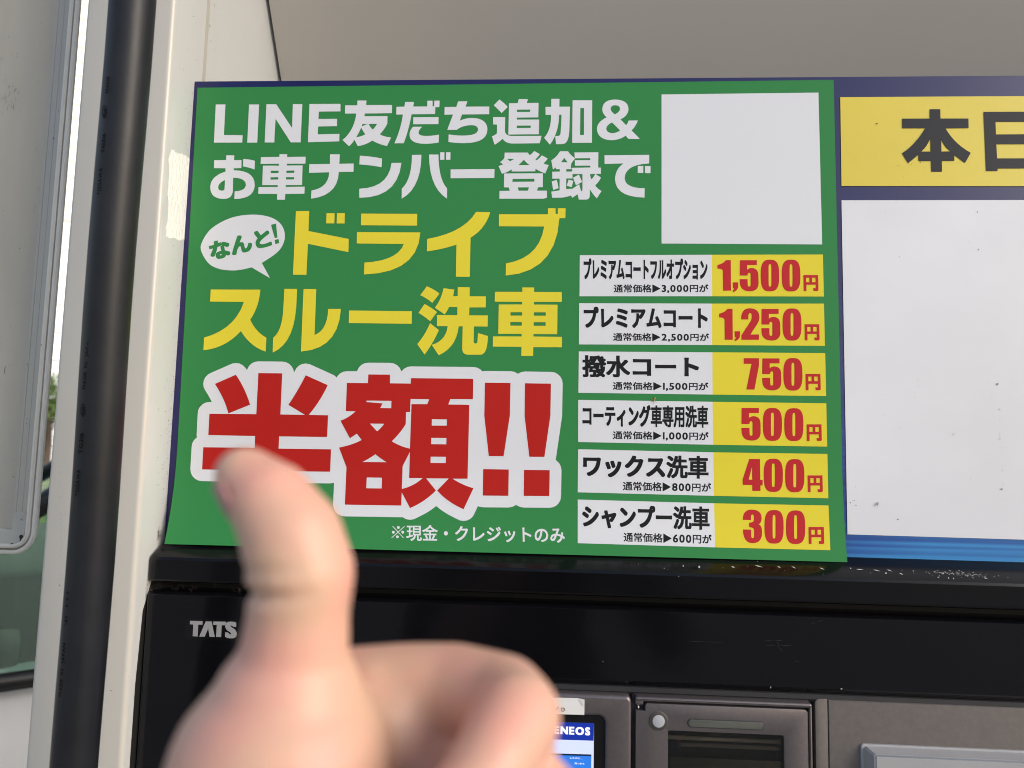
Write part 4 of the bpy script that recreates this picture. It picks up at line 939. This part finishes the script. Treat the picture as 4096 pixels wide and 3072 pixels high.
cpo = [(xo - .0103, zbot + .034), (xo - .0103, zbot + .022)] + [(xo - .0103 - .0115 + .0115*math.cos(math.radians(a)), zbot + .0103 + .0115 - .0115*math.sin(math.radians(a))) for a in range(0, 91, 15)] + [(xo - .034, zbot + .0103), (xo - .034, zbot + .0235), (xo - .0238, zbot + .0235), (xo - .0238, zbot + .034)]
cpo = [(x, z) for x, z in cpo]
caps = slab('corner_cap', [(xo - .0105, zbot + .037), (xo - .012, zbot + .0395), (xo - .0225, zbot + .0395), (xo - .0238, zbot + .037), (xo - .0238, zbot + .0235), (xo - .045, zbot + .0235), (xo - .045, zbot + .0103)] + [(xo - .0220 + .0115*math.cos(math.radians(a)), zbot + .0218 - .0115*math.sin(math.radians(a))) for a in range(90, -1, -15)], YB - .0012, YB + .001, m_cap, fr, bev=.0004, seg=1)
def keyhole(px, py, ang):
    x, z = FX(px, py); c, s = math.cos(ang), math.sin(ang)
    a_ = [(x+.0019*math.cos(2*math.pi*k/14), z+.0019*math.sin(2*math.pi*k/14)) for k in range(14)]
    b_ = [(x+c*u-s*v, z+s*u+c*v) for u, v in ((0, -.0009), (.0048, -.0007), (.0048, .0007), (0, .0009))]
    v, t = union([[(p_[0]*1e4, p_[1]*1e4) for p_ in q_] for q_ in (a_, b_)]); bm = bmesh.new(); vv = [bm.verts.new((p[0]*1e-4, YB - .0016, p[1]*1e-4)) for p in v]
    for f in t: bm.faces.new([vv[i] for i in f])
    return from_bm('keyhole', bm, m_dark, fr)
keyhole(89, 2146, math.radians(-92)); keyhole(52, 2180, math.radians(-8))
x, z = FX(90, 2076); cyl('rivet', x, z, .0018, YB - .0016, YB, m_cap, fr, K=16); cyl('rivet_hole', x, z, .0005, YB - .0018, YB, m_dark, fr, K=8, bev=0)
fs_ = []
for x, y, r in [(445,1147,6),(332,361,2.4),(417,150,2.4),(338,194,2),(320,670,2.2),(485,917,3),(40,125,2),(530,1240,2)]: fs_.append(blob(x/2.074, y/2.074, r/2.074))
for x, y, r in [(24,89,3),(162,404,4),(180,841,2),(87,1049,2),(228,1363,4),(102,1372,2),(78,1377,2.4),(343,1203,5)]: fs_.append(blob(x/2.074, 800+y/2.074, r/2.074, 1.3))
for x, y, r in [(225,155,3),(220,196,3),(117,500,3),(111,637,4.5),(240,590,3)]: fs_.append(blob(x/2.074, 1600+y/2.074, r/2.074))
m_scuff = mat('scuff', (.20, .17, .14, 1), .7)
sf = []
for k in range(34):
    x_, y_ = rs.gauss(38, 22), rs.uniform(120, 480) if k % 2 else rs.uniform(330, 470); L_ = rs.uniform(6, 26); sf.append(line_poly(x_, y_, x_ + rs.uniform(-5, 3), y_ + L_, rs.uniform(.4, 1.1)))
for k in range(10):
    x_, y_ = rs.uniform(170, 250), rs.uniform(60, 900); x_ -= y_*.07; sf.append(line_poly(x_, y_, x_ - .9, y_ + rs.uniform(8, 30), .6))
lay('scuff_marks', union(sf), lambda px, py, off: PX(px, py, YB - .0024 if px > 1e9 else YB - .0002), 0, m_scuff, fr)['kind'] = 'stuff'
lay('dirt_specks', union(fs_), lambda px, py, off: PX(px, py, YB - .0024), 0, m_ink, fr)['kind'] = 'stuff'

# ================================================================== BACKGROUND: car, tree, far building
def car():
    e = empty('white_car', (0, 0, 0), label='white parked car behind the column, greenish side glass above black belt moulding', cat='car')
    mw = mat('white car paint', (.72, .70, .68, 1), .18, coat=.6, coatr=.04); mg = mat('car glass', (.42, .56, .47, 1), .04, spec=.9, coat=1, coatr=.02)
    ntg = mg.node_tree; bs_ = ntg.nodes['Principled BSDF']; tr_ = ntg.nodes.new('ShaderNodeBsdfTransparent'); tr_.inputs[0].default_value = (.72, .95, .82, 1); mx_ = ntg.nodes.new('ShaderNodeMixShader'); mx_.inputs[0].default_value = .2
    ntg.links.new(tr_.outputs[0], mx_.inputs[1]); ntg.links.new(bs_.outputs[0], mx_.inputs[2]); ntg.links.new(mx_.outputs[0], ntg.nodes['Material Output'].inputs[0])
    mb = mat('black trim rubber', (.012, .012, .013, 1), .45); mt = mat('tyre', (.02, .02, .02, 1), .8); mrim = mat('wheel rim', (.5, .5, .5, 1), .3, metal=.9)
    # local: x across (0.84 half width), y along: nose at y=-2.1 (towards camera)
    st = [(-2.05, .30, .62, .70), (-1.95, .22, .74, .78), (-1.2, .20, .86, .84), (-.95, .20, .92, .84), (.9, .20, .93, .84), (1.9, .24, .92, .82), (2.05, .32, .80, .74)]
    vs = []; fs = []; n = 10
    for (y, zb, zt, hw) in st:
        for (u, w) in [(-.90, 0), (-1, .15), (-1, .62), (-.94, .93), (-.80, 1), (.80, 1), (.94, .93), (1, .62), (1, .15), (.90, 0)]: vs.append((u*hw, y, zb+(zt-zb)*w))
    for k in range(len(st)-1):
        for i in range(n): j = (i+1) % n; fs.append((k*n+i, k*n+j, (k+1)*n+j, (k+1)*n+i))
    fs += [tuple(range(n)), tuple(range(len(st)*n-1, (len(st)-1)*n-1, -1))]
    b = mesh('body', vs, fs, mw, e, smooth=True); md = b.modifiers.new('s', 'SUBSURF'); md.levels = md.render_levels = 2
    # greenhouse
    lo = [(-.74, -.98, .90), (.74, -.98, .90), (.76, 1.5, .90), (-.76, 1.5, .90)]; hi = [(-.58, -.25, 1.42), (.58, -.25, 1.42), (.60, 1.05, 1.42), (-.60, 1.05, 1.42)]
    mesh('windscreen', [lo[0], lo[1], hi[1], hi[0]], [(0, 1, 2, 3)], mg, e); mesh('rear_window', [lo[2], lo[3], hi[3], hi[2]], [(0, 1, 2, 3)], mg, e)
    mesh('side_window', [lo[1], lo[2], hi[2], hi[1]], [(0, 1, 2, 3)], mg, e); mesh('side_window', [lo[3], lo[0], hi[0], hi[3]], [(0, 1, 2, 3)], mg, e)
    box('roof', -.60, .60, -.28, 1.08, 1.41, 1.46, mw, e, bev=.02)
    for a_, b_ in ((lo[0], hi[0]), (lo[1], hi[1]), (lo[2], hi[2]), (lo[3], hi[3])): tube('pillar', [a_, b_], .028, mb if a_[1] < 0 else mw, e, seg=10)
    tube('cowl', [(-.74, -1.0, .895), (0, -1.06, .90), (.74, -1.0, .895)], .035, mb, e, seg=10)
    tube('belt_moulding', [(.795, -1.0, .90), (.80, .2, .905), (.795, 1.5, .90)], .022, mb, e, seg=10); tube('belt_moulding', [(-.795, -1.0, .90), (-.795, 1.5, .90)], .022, mb, e, seg=10)
    tube('wiper', [(.3, -1.02, .93), (-.35, -.93, .98)], .008, mb, e, seg=8)
    for sx_ in (-.78, .78):
        for y in (-1.35, 1.35):
            w_ = tube('wheel', [(sx_-.09, y, .3), (sx_+.09, y, .3)], .30, mt, e, seg=32); r_ = tube('rim', [(sx_-.095, y, .3), (sx_+.095, y, .3)], .19, mrim, e, seg=20)
            r_.parent = w_
    for sx_ in (-.36, .36): box('seat', sx_-.24, sx_+.24, -.05, .12, .9, 1.22, mb, e, bev=.05)
    box('cabin_lining', -.64, .64, -.9, 1.35, .88, 1.12, mb, e, bev=.04); box('dashboard', -.66, .66, -.95, -.45, .88, 1.0, mb, e, bev=.04)
    for sx_ in (-.55, .55): box('headlight', sx_-.16, sx_+.16, -2.04, -1.9, .55, .66, mg, e, bev=.02)
    box('number_plate_blank', -.17, .17, -2.09, -2.05, .36, .5, mw, e); box('grille', -.3, .3, -2.075, -2.03, .5, .6, mb, e)
    return e
cr_ = car(); cr_.location = (-1.33, 1.89, 0); cr_.rotation_euler = (0, 0, math.radians(-51.7))
m_leaf = mat('foliage', (.09, .16, .03, 1), .6, var=.4, vscale=3); m_bark = mat('bark', (.10, .07, .05, 1), .8)
def tree(x, y, h, r, label):
    e = empty('tree', (x, y, 0), label=label, cat='tree')
    t = tube('trunk', [(x, y, 0), (x+.05, y, h*.4), (x, y+.05, h*.7)], [.16, .11, .04], m_bark, e, seg=10)
    rr = random.Random(5); bm = bmesh.new()
    cl = [(rr.gauss(0, r*.42), rr.gauss(0, r*.42), h*.66 + rr.gauss(0, h*.14)) for _ in range(26)]
    for k in range(3200):
        c = rr.choice(cl); d = Vector((rr.gauss(0, 1), rr.gauss(0, 1), rr.gauss(0, 1))).normalized()*r*.32*rr.random()**.4; p = Vector((x, y, 0)) + Vector(c) + d
        u = Vector((rr.gauss(0, 1), rr.gauss(0, 1), rr.gauss(0, 1))).normalized(); v = u.orthogonal().normalized(); s = rr.uniform(.04, .09)
        vv = [bm.verts.new(p+u*s), bm.verts.new(p+v*s*.5), bm.verts.new(p-u*s), bm.verts.new(p-v*s*.5)]; bm.faces.new(vv)
    from_bm('crown', bm, m_leaf, e); return e
def dirp(px, py, dist):
    d = ray(px, py); d2 = d / math.hypot(d[0], d[1]); return CAM + d2 * dist
p = dirp(190, 1700, 26); tree(p[0], p[1], 3.6, 1.6, 'green tree beyond the forecourt, seen in the slit between framed board and column')
bd = empty('far_building', (0, 0, 0), label='tall white clad building far beyond the forecourt, in the slit beside the framed board', cat='building')
p = dirp(185, 1800, 34)
bd.location = (p[0], p[1], 0); bd.rotation_euler = (0, 0, math.radians(35))
def bbx(n, *a): 
    o = from_bm(n, box_bm(*a), None, None); o.parent = bd; return o
m_pw = mat('white cladding', (.82, .83, .84, 1), .6)
for k in range(9): o = bbx('cladding_panel', -9, 9, 0, 6, .03 + k*1.15, 1.15 + k*1.15, .02); o.data.materials.append(m_pw)
o = bbx('roof', -9.3, 9.3, -.3, 6.3, 10.4, 10.7); o.data.materials.append(mat('grey roof', (.2, .19, .18, 1), .7))
for k in range(6): o = bbx('window', -8+k*2.8, -6.4+k*2.8, -.05, .0, .3, 1.0); o.data.materials.append(m_bezel)
hd = empty('hedge', (0, 0, 0), label='bright yellow green clipped hedge low behind the slit left of the column', cat='hedge')
p = dirp(170, 1955, 14); hd.location = (p[0], p[1], 0); hd.rotation_euler = (0, 0, math.radians(35))
rr = random.Random(9); bm = bmesh.new()
for k in range(5000):
    pt = Vector((rr.uniform(-2, 2), rr.uniform(-.25, .25), rr.uniform(0.05, .85))); u = Vector((rr.gauss(0, 1), rr.gauss(0, 1), rr.gauss(0, 1))).normalized(); v = u.orthogonal().normalized(); s = rr.uniform(.03, .06)
    bm.faces.new([bm.verts.new(pt+u*s), bm.verts.new(pt+v*s*.5), bm.verts.new(pt-u*s), bm.verts.new(pt-v*s*.5)])
o = from_bm('foliage', bm, mat('hedge leaf', (.22, .30, .03, 1), .6)); o.parent = hd

# ================================================================== HAND (and the person it belongs to)
m_skin = mat('skin', (.62, .36, .27, 1), .45, spec=.4, sss=.16, bump=.12, bscale=500)
def skin_nodes():
    nt = m_skin.node_tree; N = nt.nodes; L = nt.links; b = N['Principled BSDF']
    tc = N.new('ShaderNodeTexCoord'); n = N.new('ShaderNodeTexNoise'); n.inputs['Scale'].default_value = 45; n.inputs['Detail'].default_value = 3; L.new(tc.outputs['Object'], n.inputs[0])
    cr2 = N.new('ShaderNodeValToRGB'); e = cr2.color_ramp.elements; e[0].position = .35; e[0].color = (.63, .40, .285, 1); e[1].position = .65; e[1].color = (.69, .35, .28, 1)
    L.new(n.outputs[0], cr2.inputs[0])
    at = N.new('ShaderNodeVertexColor'); at.layer_name = 'tone'; mx = N.new('ShaderNodeMix'); mx.data_type = 'RGBA'; mx.blend_type = 'MULTIPLY'; mx.inputs[0].default_value = 1
    L.new(cr2.outputs[0], mx.inputs[6]); L.new(at.outputs[0], mx.inputs[7]); L.new(mx.outputs[2], b.inputs['Base Color'])
skin_nodes()
person = empty('person', (-.05, -1.05, 0), label='bare left hand giving a blurred thumbs up in front of the green poster', cat='person')
def capsule(bm, p0, r0, p1, r1, seg=20):
    """tapered capsule between two spheres"""
    p0 = Vector(p0); p1 = Vector(p1); ax = (p1-p0); L_ = ax.length; ax = ax.normalized() if L_ > 1e-6 else Vector((0, 0, 1))
    u = ax.orthogonal().normalized(); v = ax.cross(u); rings = []
    prof_ = [(-r0*math.cos(math.radians(a)), r0*math.sin(math.radians(a))) for a in range(15, 91, 15)] + [(L_*k/4, r0+(r1-r0)*k/4) for k in range(1, 4)] + [(L_+r1*math.sin(math.radians(a)), r1*math.cos(math.radians(a))) for a in range(0, 76, 15)]
    for h, r in prof_: rings.append([bm.verts.new(p0+ax*h+(u*math.cos(2*math.pi*k/seg)+v*math.sin(2*math.pi*k/seg))*r) for k in range(seg)])
    for a, b in zip(rings, rings[1:]):
        for k in range(seg): bm.faces.new([a[k], a[(k+1) % seg], b[(k+1) % seg], b[k]])
    bm.faces.new(rings[0][::-1]); bm.faces.new(rings[-1])
def VP(x, y, d): return CP(x*1.8517, y*1.8517, d)
hb = bmesh.new()
S_ = 1.8517/F
def chain(pts):
    for a, b in zip(pts, pts[1:]): capsule(hb, VP(*a[:3]), a[3]*S_*a[2], VP(*b[:3]), b[3]*S_*b[2])
# thumb (view px x, y, depth m, radius in view px)
chain([(530, 1028, .166, 66), (585, 1082, .163, 90), (632, 1160, .161, 108), (650, 1240, .160, 116), (646, 1320, .160, 108), (636, 1420, .160, 118), (622, 1530, .160, 166), (608, 1670, .159, 240), (606, 1860, .162, 250)])
# index finger: root, proximal, knuckle, middle phalanx folded back towards the palm, tip
chain([(760, 1520, .186, 118), (850, 1500, .186, 106), (980, 1495, .183, 102), (1085, 1518, .174, 102), (1112, 1548, .164, 102)])
chain([(1114, 1552, .157, 98), (1064, 1642, .146, 90), (1004, 1742, .139, 88)])
chain([(1000, 1740, .138, 88), (920, 1800, .144, 82), (870, 1810, .152, 76)])
# fold of skin between thumb and index
chain([(800, 1475, .180, 48), (848, 1545, .174, 52), (900, 1650, .171, 56), (925, 1760, .170, 60)])
# middle, ring and little finger, curled the same way
for k, (dx, sc_) in enumerate(((20, 1.0), (0, .95), (-50, .82))):
    y = 1500 + 190*(k+1)
    chain([(780, y, .176, 115*sc_), (900, y+5, .176, 108*sc_), (1090+dx, y+20, .168, 106*sc_), (1135+dx, y+45, .160, 104*sc_)])
    chain([(1125+dx, y+60, .158, 100*sc_), (1060+dx, y+90, .146, 92*sc_), (960+dx, y+110, .143, 86*sc_), (860+dx, y+100, .150, 78*sc_)])
# web between thumb and index, palm, heel of the hand
chain([(690, 1540, .178, 105), (770, 1580, .186, 95), (800, 1700, .186, 120)])
chain([(700, 1700, .172, 190), (690, 2050, .176, 230)]); chain([(880, 1800, .180, 150), (820, 2080, .180, 190)])
W_ = VP(600, 2480, .178); wr = 170*S_*.178
chain([(640, 1900, .172, 240), (620, 2300, .176, 190), (600, 2480, .178, 170)]); chain([(830, 2100, .180, 180), (640, 2480, .180, 150)])
R3 = Matrix([[*M[i]] for i in range(3)])
def CS(x, y, z): return Vector(CAM) + R3 @ Vector((x, y, z))
elbow = CS(-.23, -.40, .10); shoulder = Vector((-.25, -1.05, 1.30))
capsule(hb, W_, wr*.95, W_.lerp(elbow, .5), .038); capsule(hb, W_.lerp(elbow, .5), .038, elbow, .045)
hm = bpy.data.meshes.new('body'); hb.to_mesh(hm); hb.free()
tmp = bpy.data.objects.new('tmp', hm); COL.objects.link(tmp)
md = tmp.modifiers.new('r', 'REMESH'); md.mode = 'VOXEL'; md.voxel_size = .0016; md.use_smooth_shade = True
md = tmp.modifiers.new('s', 'SMOOTH'); md.factor = .5; md.iterations = 5
dg = bpy.context.evaluated_depsgraph_get(); me2 = bpy.data.meshes.new_from_object(tmp.evaluated_get(dg))
bpy.data.objects.remove(tmp)
me2.name = 'body'; me2.polygons.foreach_set('use_smooth', [True]*len(me2.polygons))
me2.materials.clear()
# wrinkles over the bent thumb joint
def crease(c, axis, amp, wid, side, rad):
    c = Vector(c); axis = axis.normalized()
    for v in me2.vertices:
        d = v.co - c
        if d.length > rad: continue
        h = d.dot(axis); r = d - axis*h
        w_ = max(0, r.normalized().dot(side)) if r.length > 1e-6 else 0
        k = amp*math.exp(-(h/wid)**2)*w_
        v.co -= r.normalized()*k
lf = (VP(300, 1250, .160) - VP(648, 1250, .160)).normalized(); fw = (Vector(CAM) - VP(648, 1250, .160)).normalized()
ta = VP(632, 1165, .161) - VP(640, 1330, .160)
for yy, am in ((1265, .0024), (1215, .0008)): crease(VP(648, yy, .160), ta, am, .0013, (lf + fw*.7).normalized(), .022)
body = link('body', me2, m_skin, person)
# skin tone: flushed thumb pad and knuckles, redder wrinkles, fold shade painted in
blobs = [(VP(640, 1110, .158), .013, (1.0, .80, .82)), (VP(545, 1050, .163), .007, (.78, .55, .60)), (VP(585, 1262, .156), .006, (.80, .66, .60)), (VP(720, 1250, .160), .006, (1.02, .84, .80)),
         (VP(965, 1560, .168), .014, (.95, .68, .68)), (VP(960, 1640, .160), .008, (.80, .52, .52)), (VP(850, 1600, .162), .010, (1.0, .82, .82)), (VP(560, 1420, .158), .012, (.92, .82, .78)), (VP(1130, 1560, .152), .012, (1.03, .96, .9))]
ca = me2.color_attributes.new('tone', 'FLOAT_COLOR', 'POINT'); nv = len(me2.vertices); co = np.empty(nv*3); me2.vertices.foreach_get('co', co); co = co.reshape(-1, 3); tn = np.ones((nv, 4))
for c_, r_, k_ in blobs:
    g_ = np.exp(-((co - np.array(c_))**2).sum(1)/r_**2)[:, None]; tn[:, :3] *= 1 - g_ + g_*np.array(k_)
def tline(a, b, r_, k_, n_=8):
    global tn
    g_ = np.zeros((nv, 1))
    for i_ in range(n_ + 1):
        c_ = np.array(Vector(a).lerp(Vector(b), i_/n_)); g_ = np.maximum(g_, np.exp(-((co - c_)**2).sum(1)/r_**2)[:, None])
    tn[:, :3] *= 1 - g_ + g_*np.array(k_)
tline(VP(752, 1480, .168), VP(860, 1660, .164), .005, (.58, .36, .34)); tline(VP(861, 1418, .176), VP(958, 1650, .172), .006, (.56, .33, .31)); tline(VP(1070, 1490, .160), VP(958, 1650, .154), .005, (.50, .28, .27)); tline(VP(530, 1275, .156), VP(610, 1262, .150), .003, (.55, .40, .36))  # fold edges, darkened with the shade that falls in them
ca.data.foreach_set('color', tn.ravel())
# thumb nail, seen edge-on along the back (left side) of the tip
bm = bmesh.new(); nc = VP(492, 1040, .163); ax = (VP(545, 1110, .164) - VP(470, 985, .163)).normalized(); vw = (nc - Vector(CAM)).normalized(); sd = vw.cross(ax).normalized()
for j in range(9):
    for i in range(13):
        a = math.radians(-42 + 100*i/12); h = -.0062 + .0124*j/8; r = .0089 - .0006*abs(j-4)/4
        outd = sd*math.cos(a) * 1.0 + vw*math.sin(a)
        if outd.dot(VP(400, 1100, .163) - nc) < 0 and False: outd = -outd
        bm.verts.new(VP(560, 1060, .164) + ax*h + outd*r)
bm.verts.ensure_lookup_table()
for j in range(8):
    for i in range(12): a = j*13+i; bm.faces.new([bm.verts[a], bm.verts[a+1], bm.verts[a+14], bm.verts[a+13]])
m_nail = mat('nail', (.42, .22, .22, 1), .4)
nail = from_bm('nail', bm, m_nail, person, smooth=True); sm = nail.modifiers.new('t', 'SOLIDIFY'); sm.thickness = .0005
# clothed body of the photographer, standing behind the camera
m_cloth = mat('dark jacket', (.02, .02, .025, 1), .85, bump=.4, bscale=300); m_tr = mat('dark trousers', (.025, .028, .04, 1), .9)
bm = bmesh.new(); Yb = -1.10
for x0_, r0_, x1_, r1_ in (((-.06, Yb, 1.00), .15, (-.05, Yb, 1.28), .16), ((-.13, Yb, 1.30), .10, (.05, Yb, 1.30), .10), ((-.22, Yb, 1.30), .065, (.14, Yb, 1.30), .065)): capsule(bm, x0_, r0_, x1_, r1_)
sleeve_end = W_.lerp(elbow, .62)
capsule(bm, (-.22, Yb, 1.30), .065, elbow, .055); capsule(bm, elbow, .056, sleeve_end, .050)
capsule(bm, (.14, Yb, 1.30), .065, (.26, Yb + .08, 1.05), .055); capsule(bm, (.26, Yb + .08, 1.05), .054, (.14, -.80, 1.30), .045)
from_bm('jacket', bm, m_cloth, person, smooth=True)
bm = bmesh.new()
for s in (-1, 1): capsule(bm, (-.06 + s*.09, Yb, .95), .10, (-.06 + s*.10, Yb, .50), .075); capsule(bm, (-.06 + s*.10, Yb, .50), .07, (-.06 + s*.10, Yb, .10), .055)
from_bm('trousers', bm, m_tr, person, smooth=True)
bm = bmesh.new()
for s in (-1, 1): capsule(bm, (-.06 + s*.10, Yb - .05, .045), .045, (-.06 + s*.10, Yb + .14, .04), .038)
from_bm('shoes', bm, m_cloth, person, smooth=True)
# fly on the poster, spider on the white panel
def bug(name, label, cat, pt, sc_, colr):
    e = empty(name, pt, label=label, cat=cat); p = Vector(pt)
    b = bmesh.new(); capsule(b, p + Vector((0, 0, 0)), .0006*sc_, p + Vector((.0008*sc_, 0, .0018*sc_)), .0004*sc_, seg=8)
    from_bm('body', b, mat(name + ' body', colr, .6), e, smooth=True)
    b = bmesh.new()
    for k in range(6):
        a = math.radians(20 + 60*k); capsule(b, p, .00012*sc_, p + Vector((math.cos(a)*.0024*sc_, -.0006, math.sin(a)*.0024*sc_)), .00006*sc_, seg=5)
    from_bm('legs', b, mat(name + ' legs', colr, .6), e)
bug('insect', 'tiny tan insect clinging to the green strip between the white price boxes', 'insect', PS(2616, 1602, .0006), 1.3, (.35, .25, .08, 1))
bug('spider', 'tiny pale spider near the lower left corner of the white panel', 'spider', PX(3510, 2018, -.0020), 1.0, (.4, .38, .34, 1))
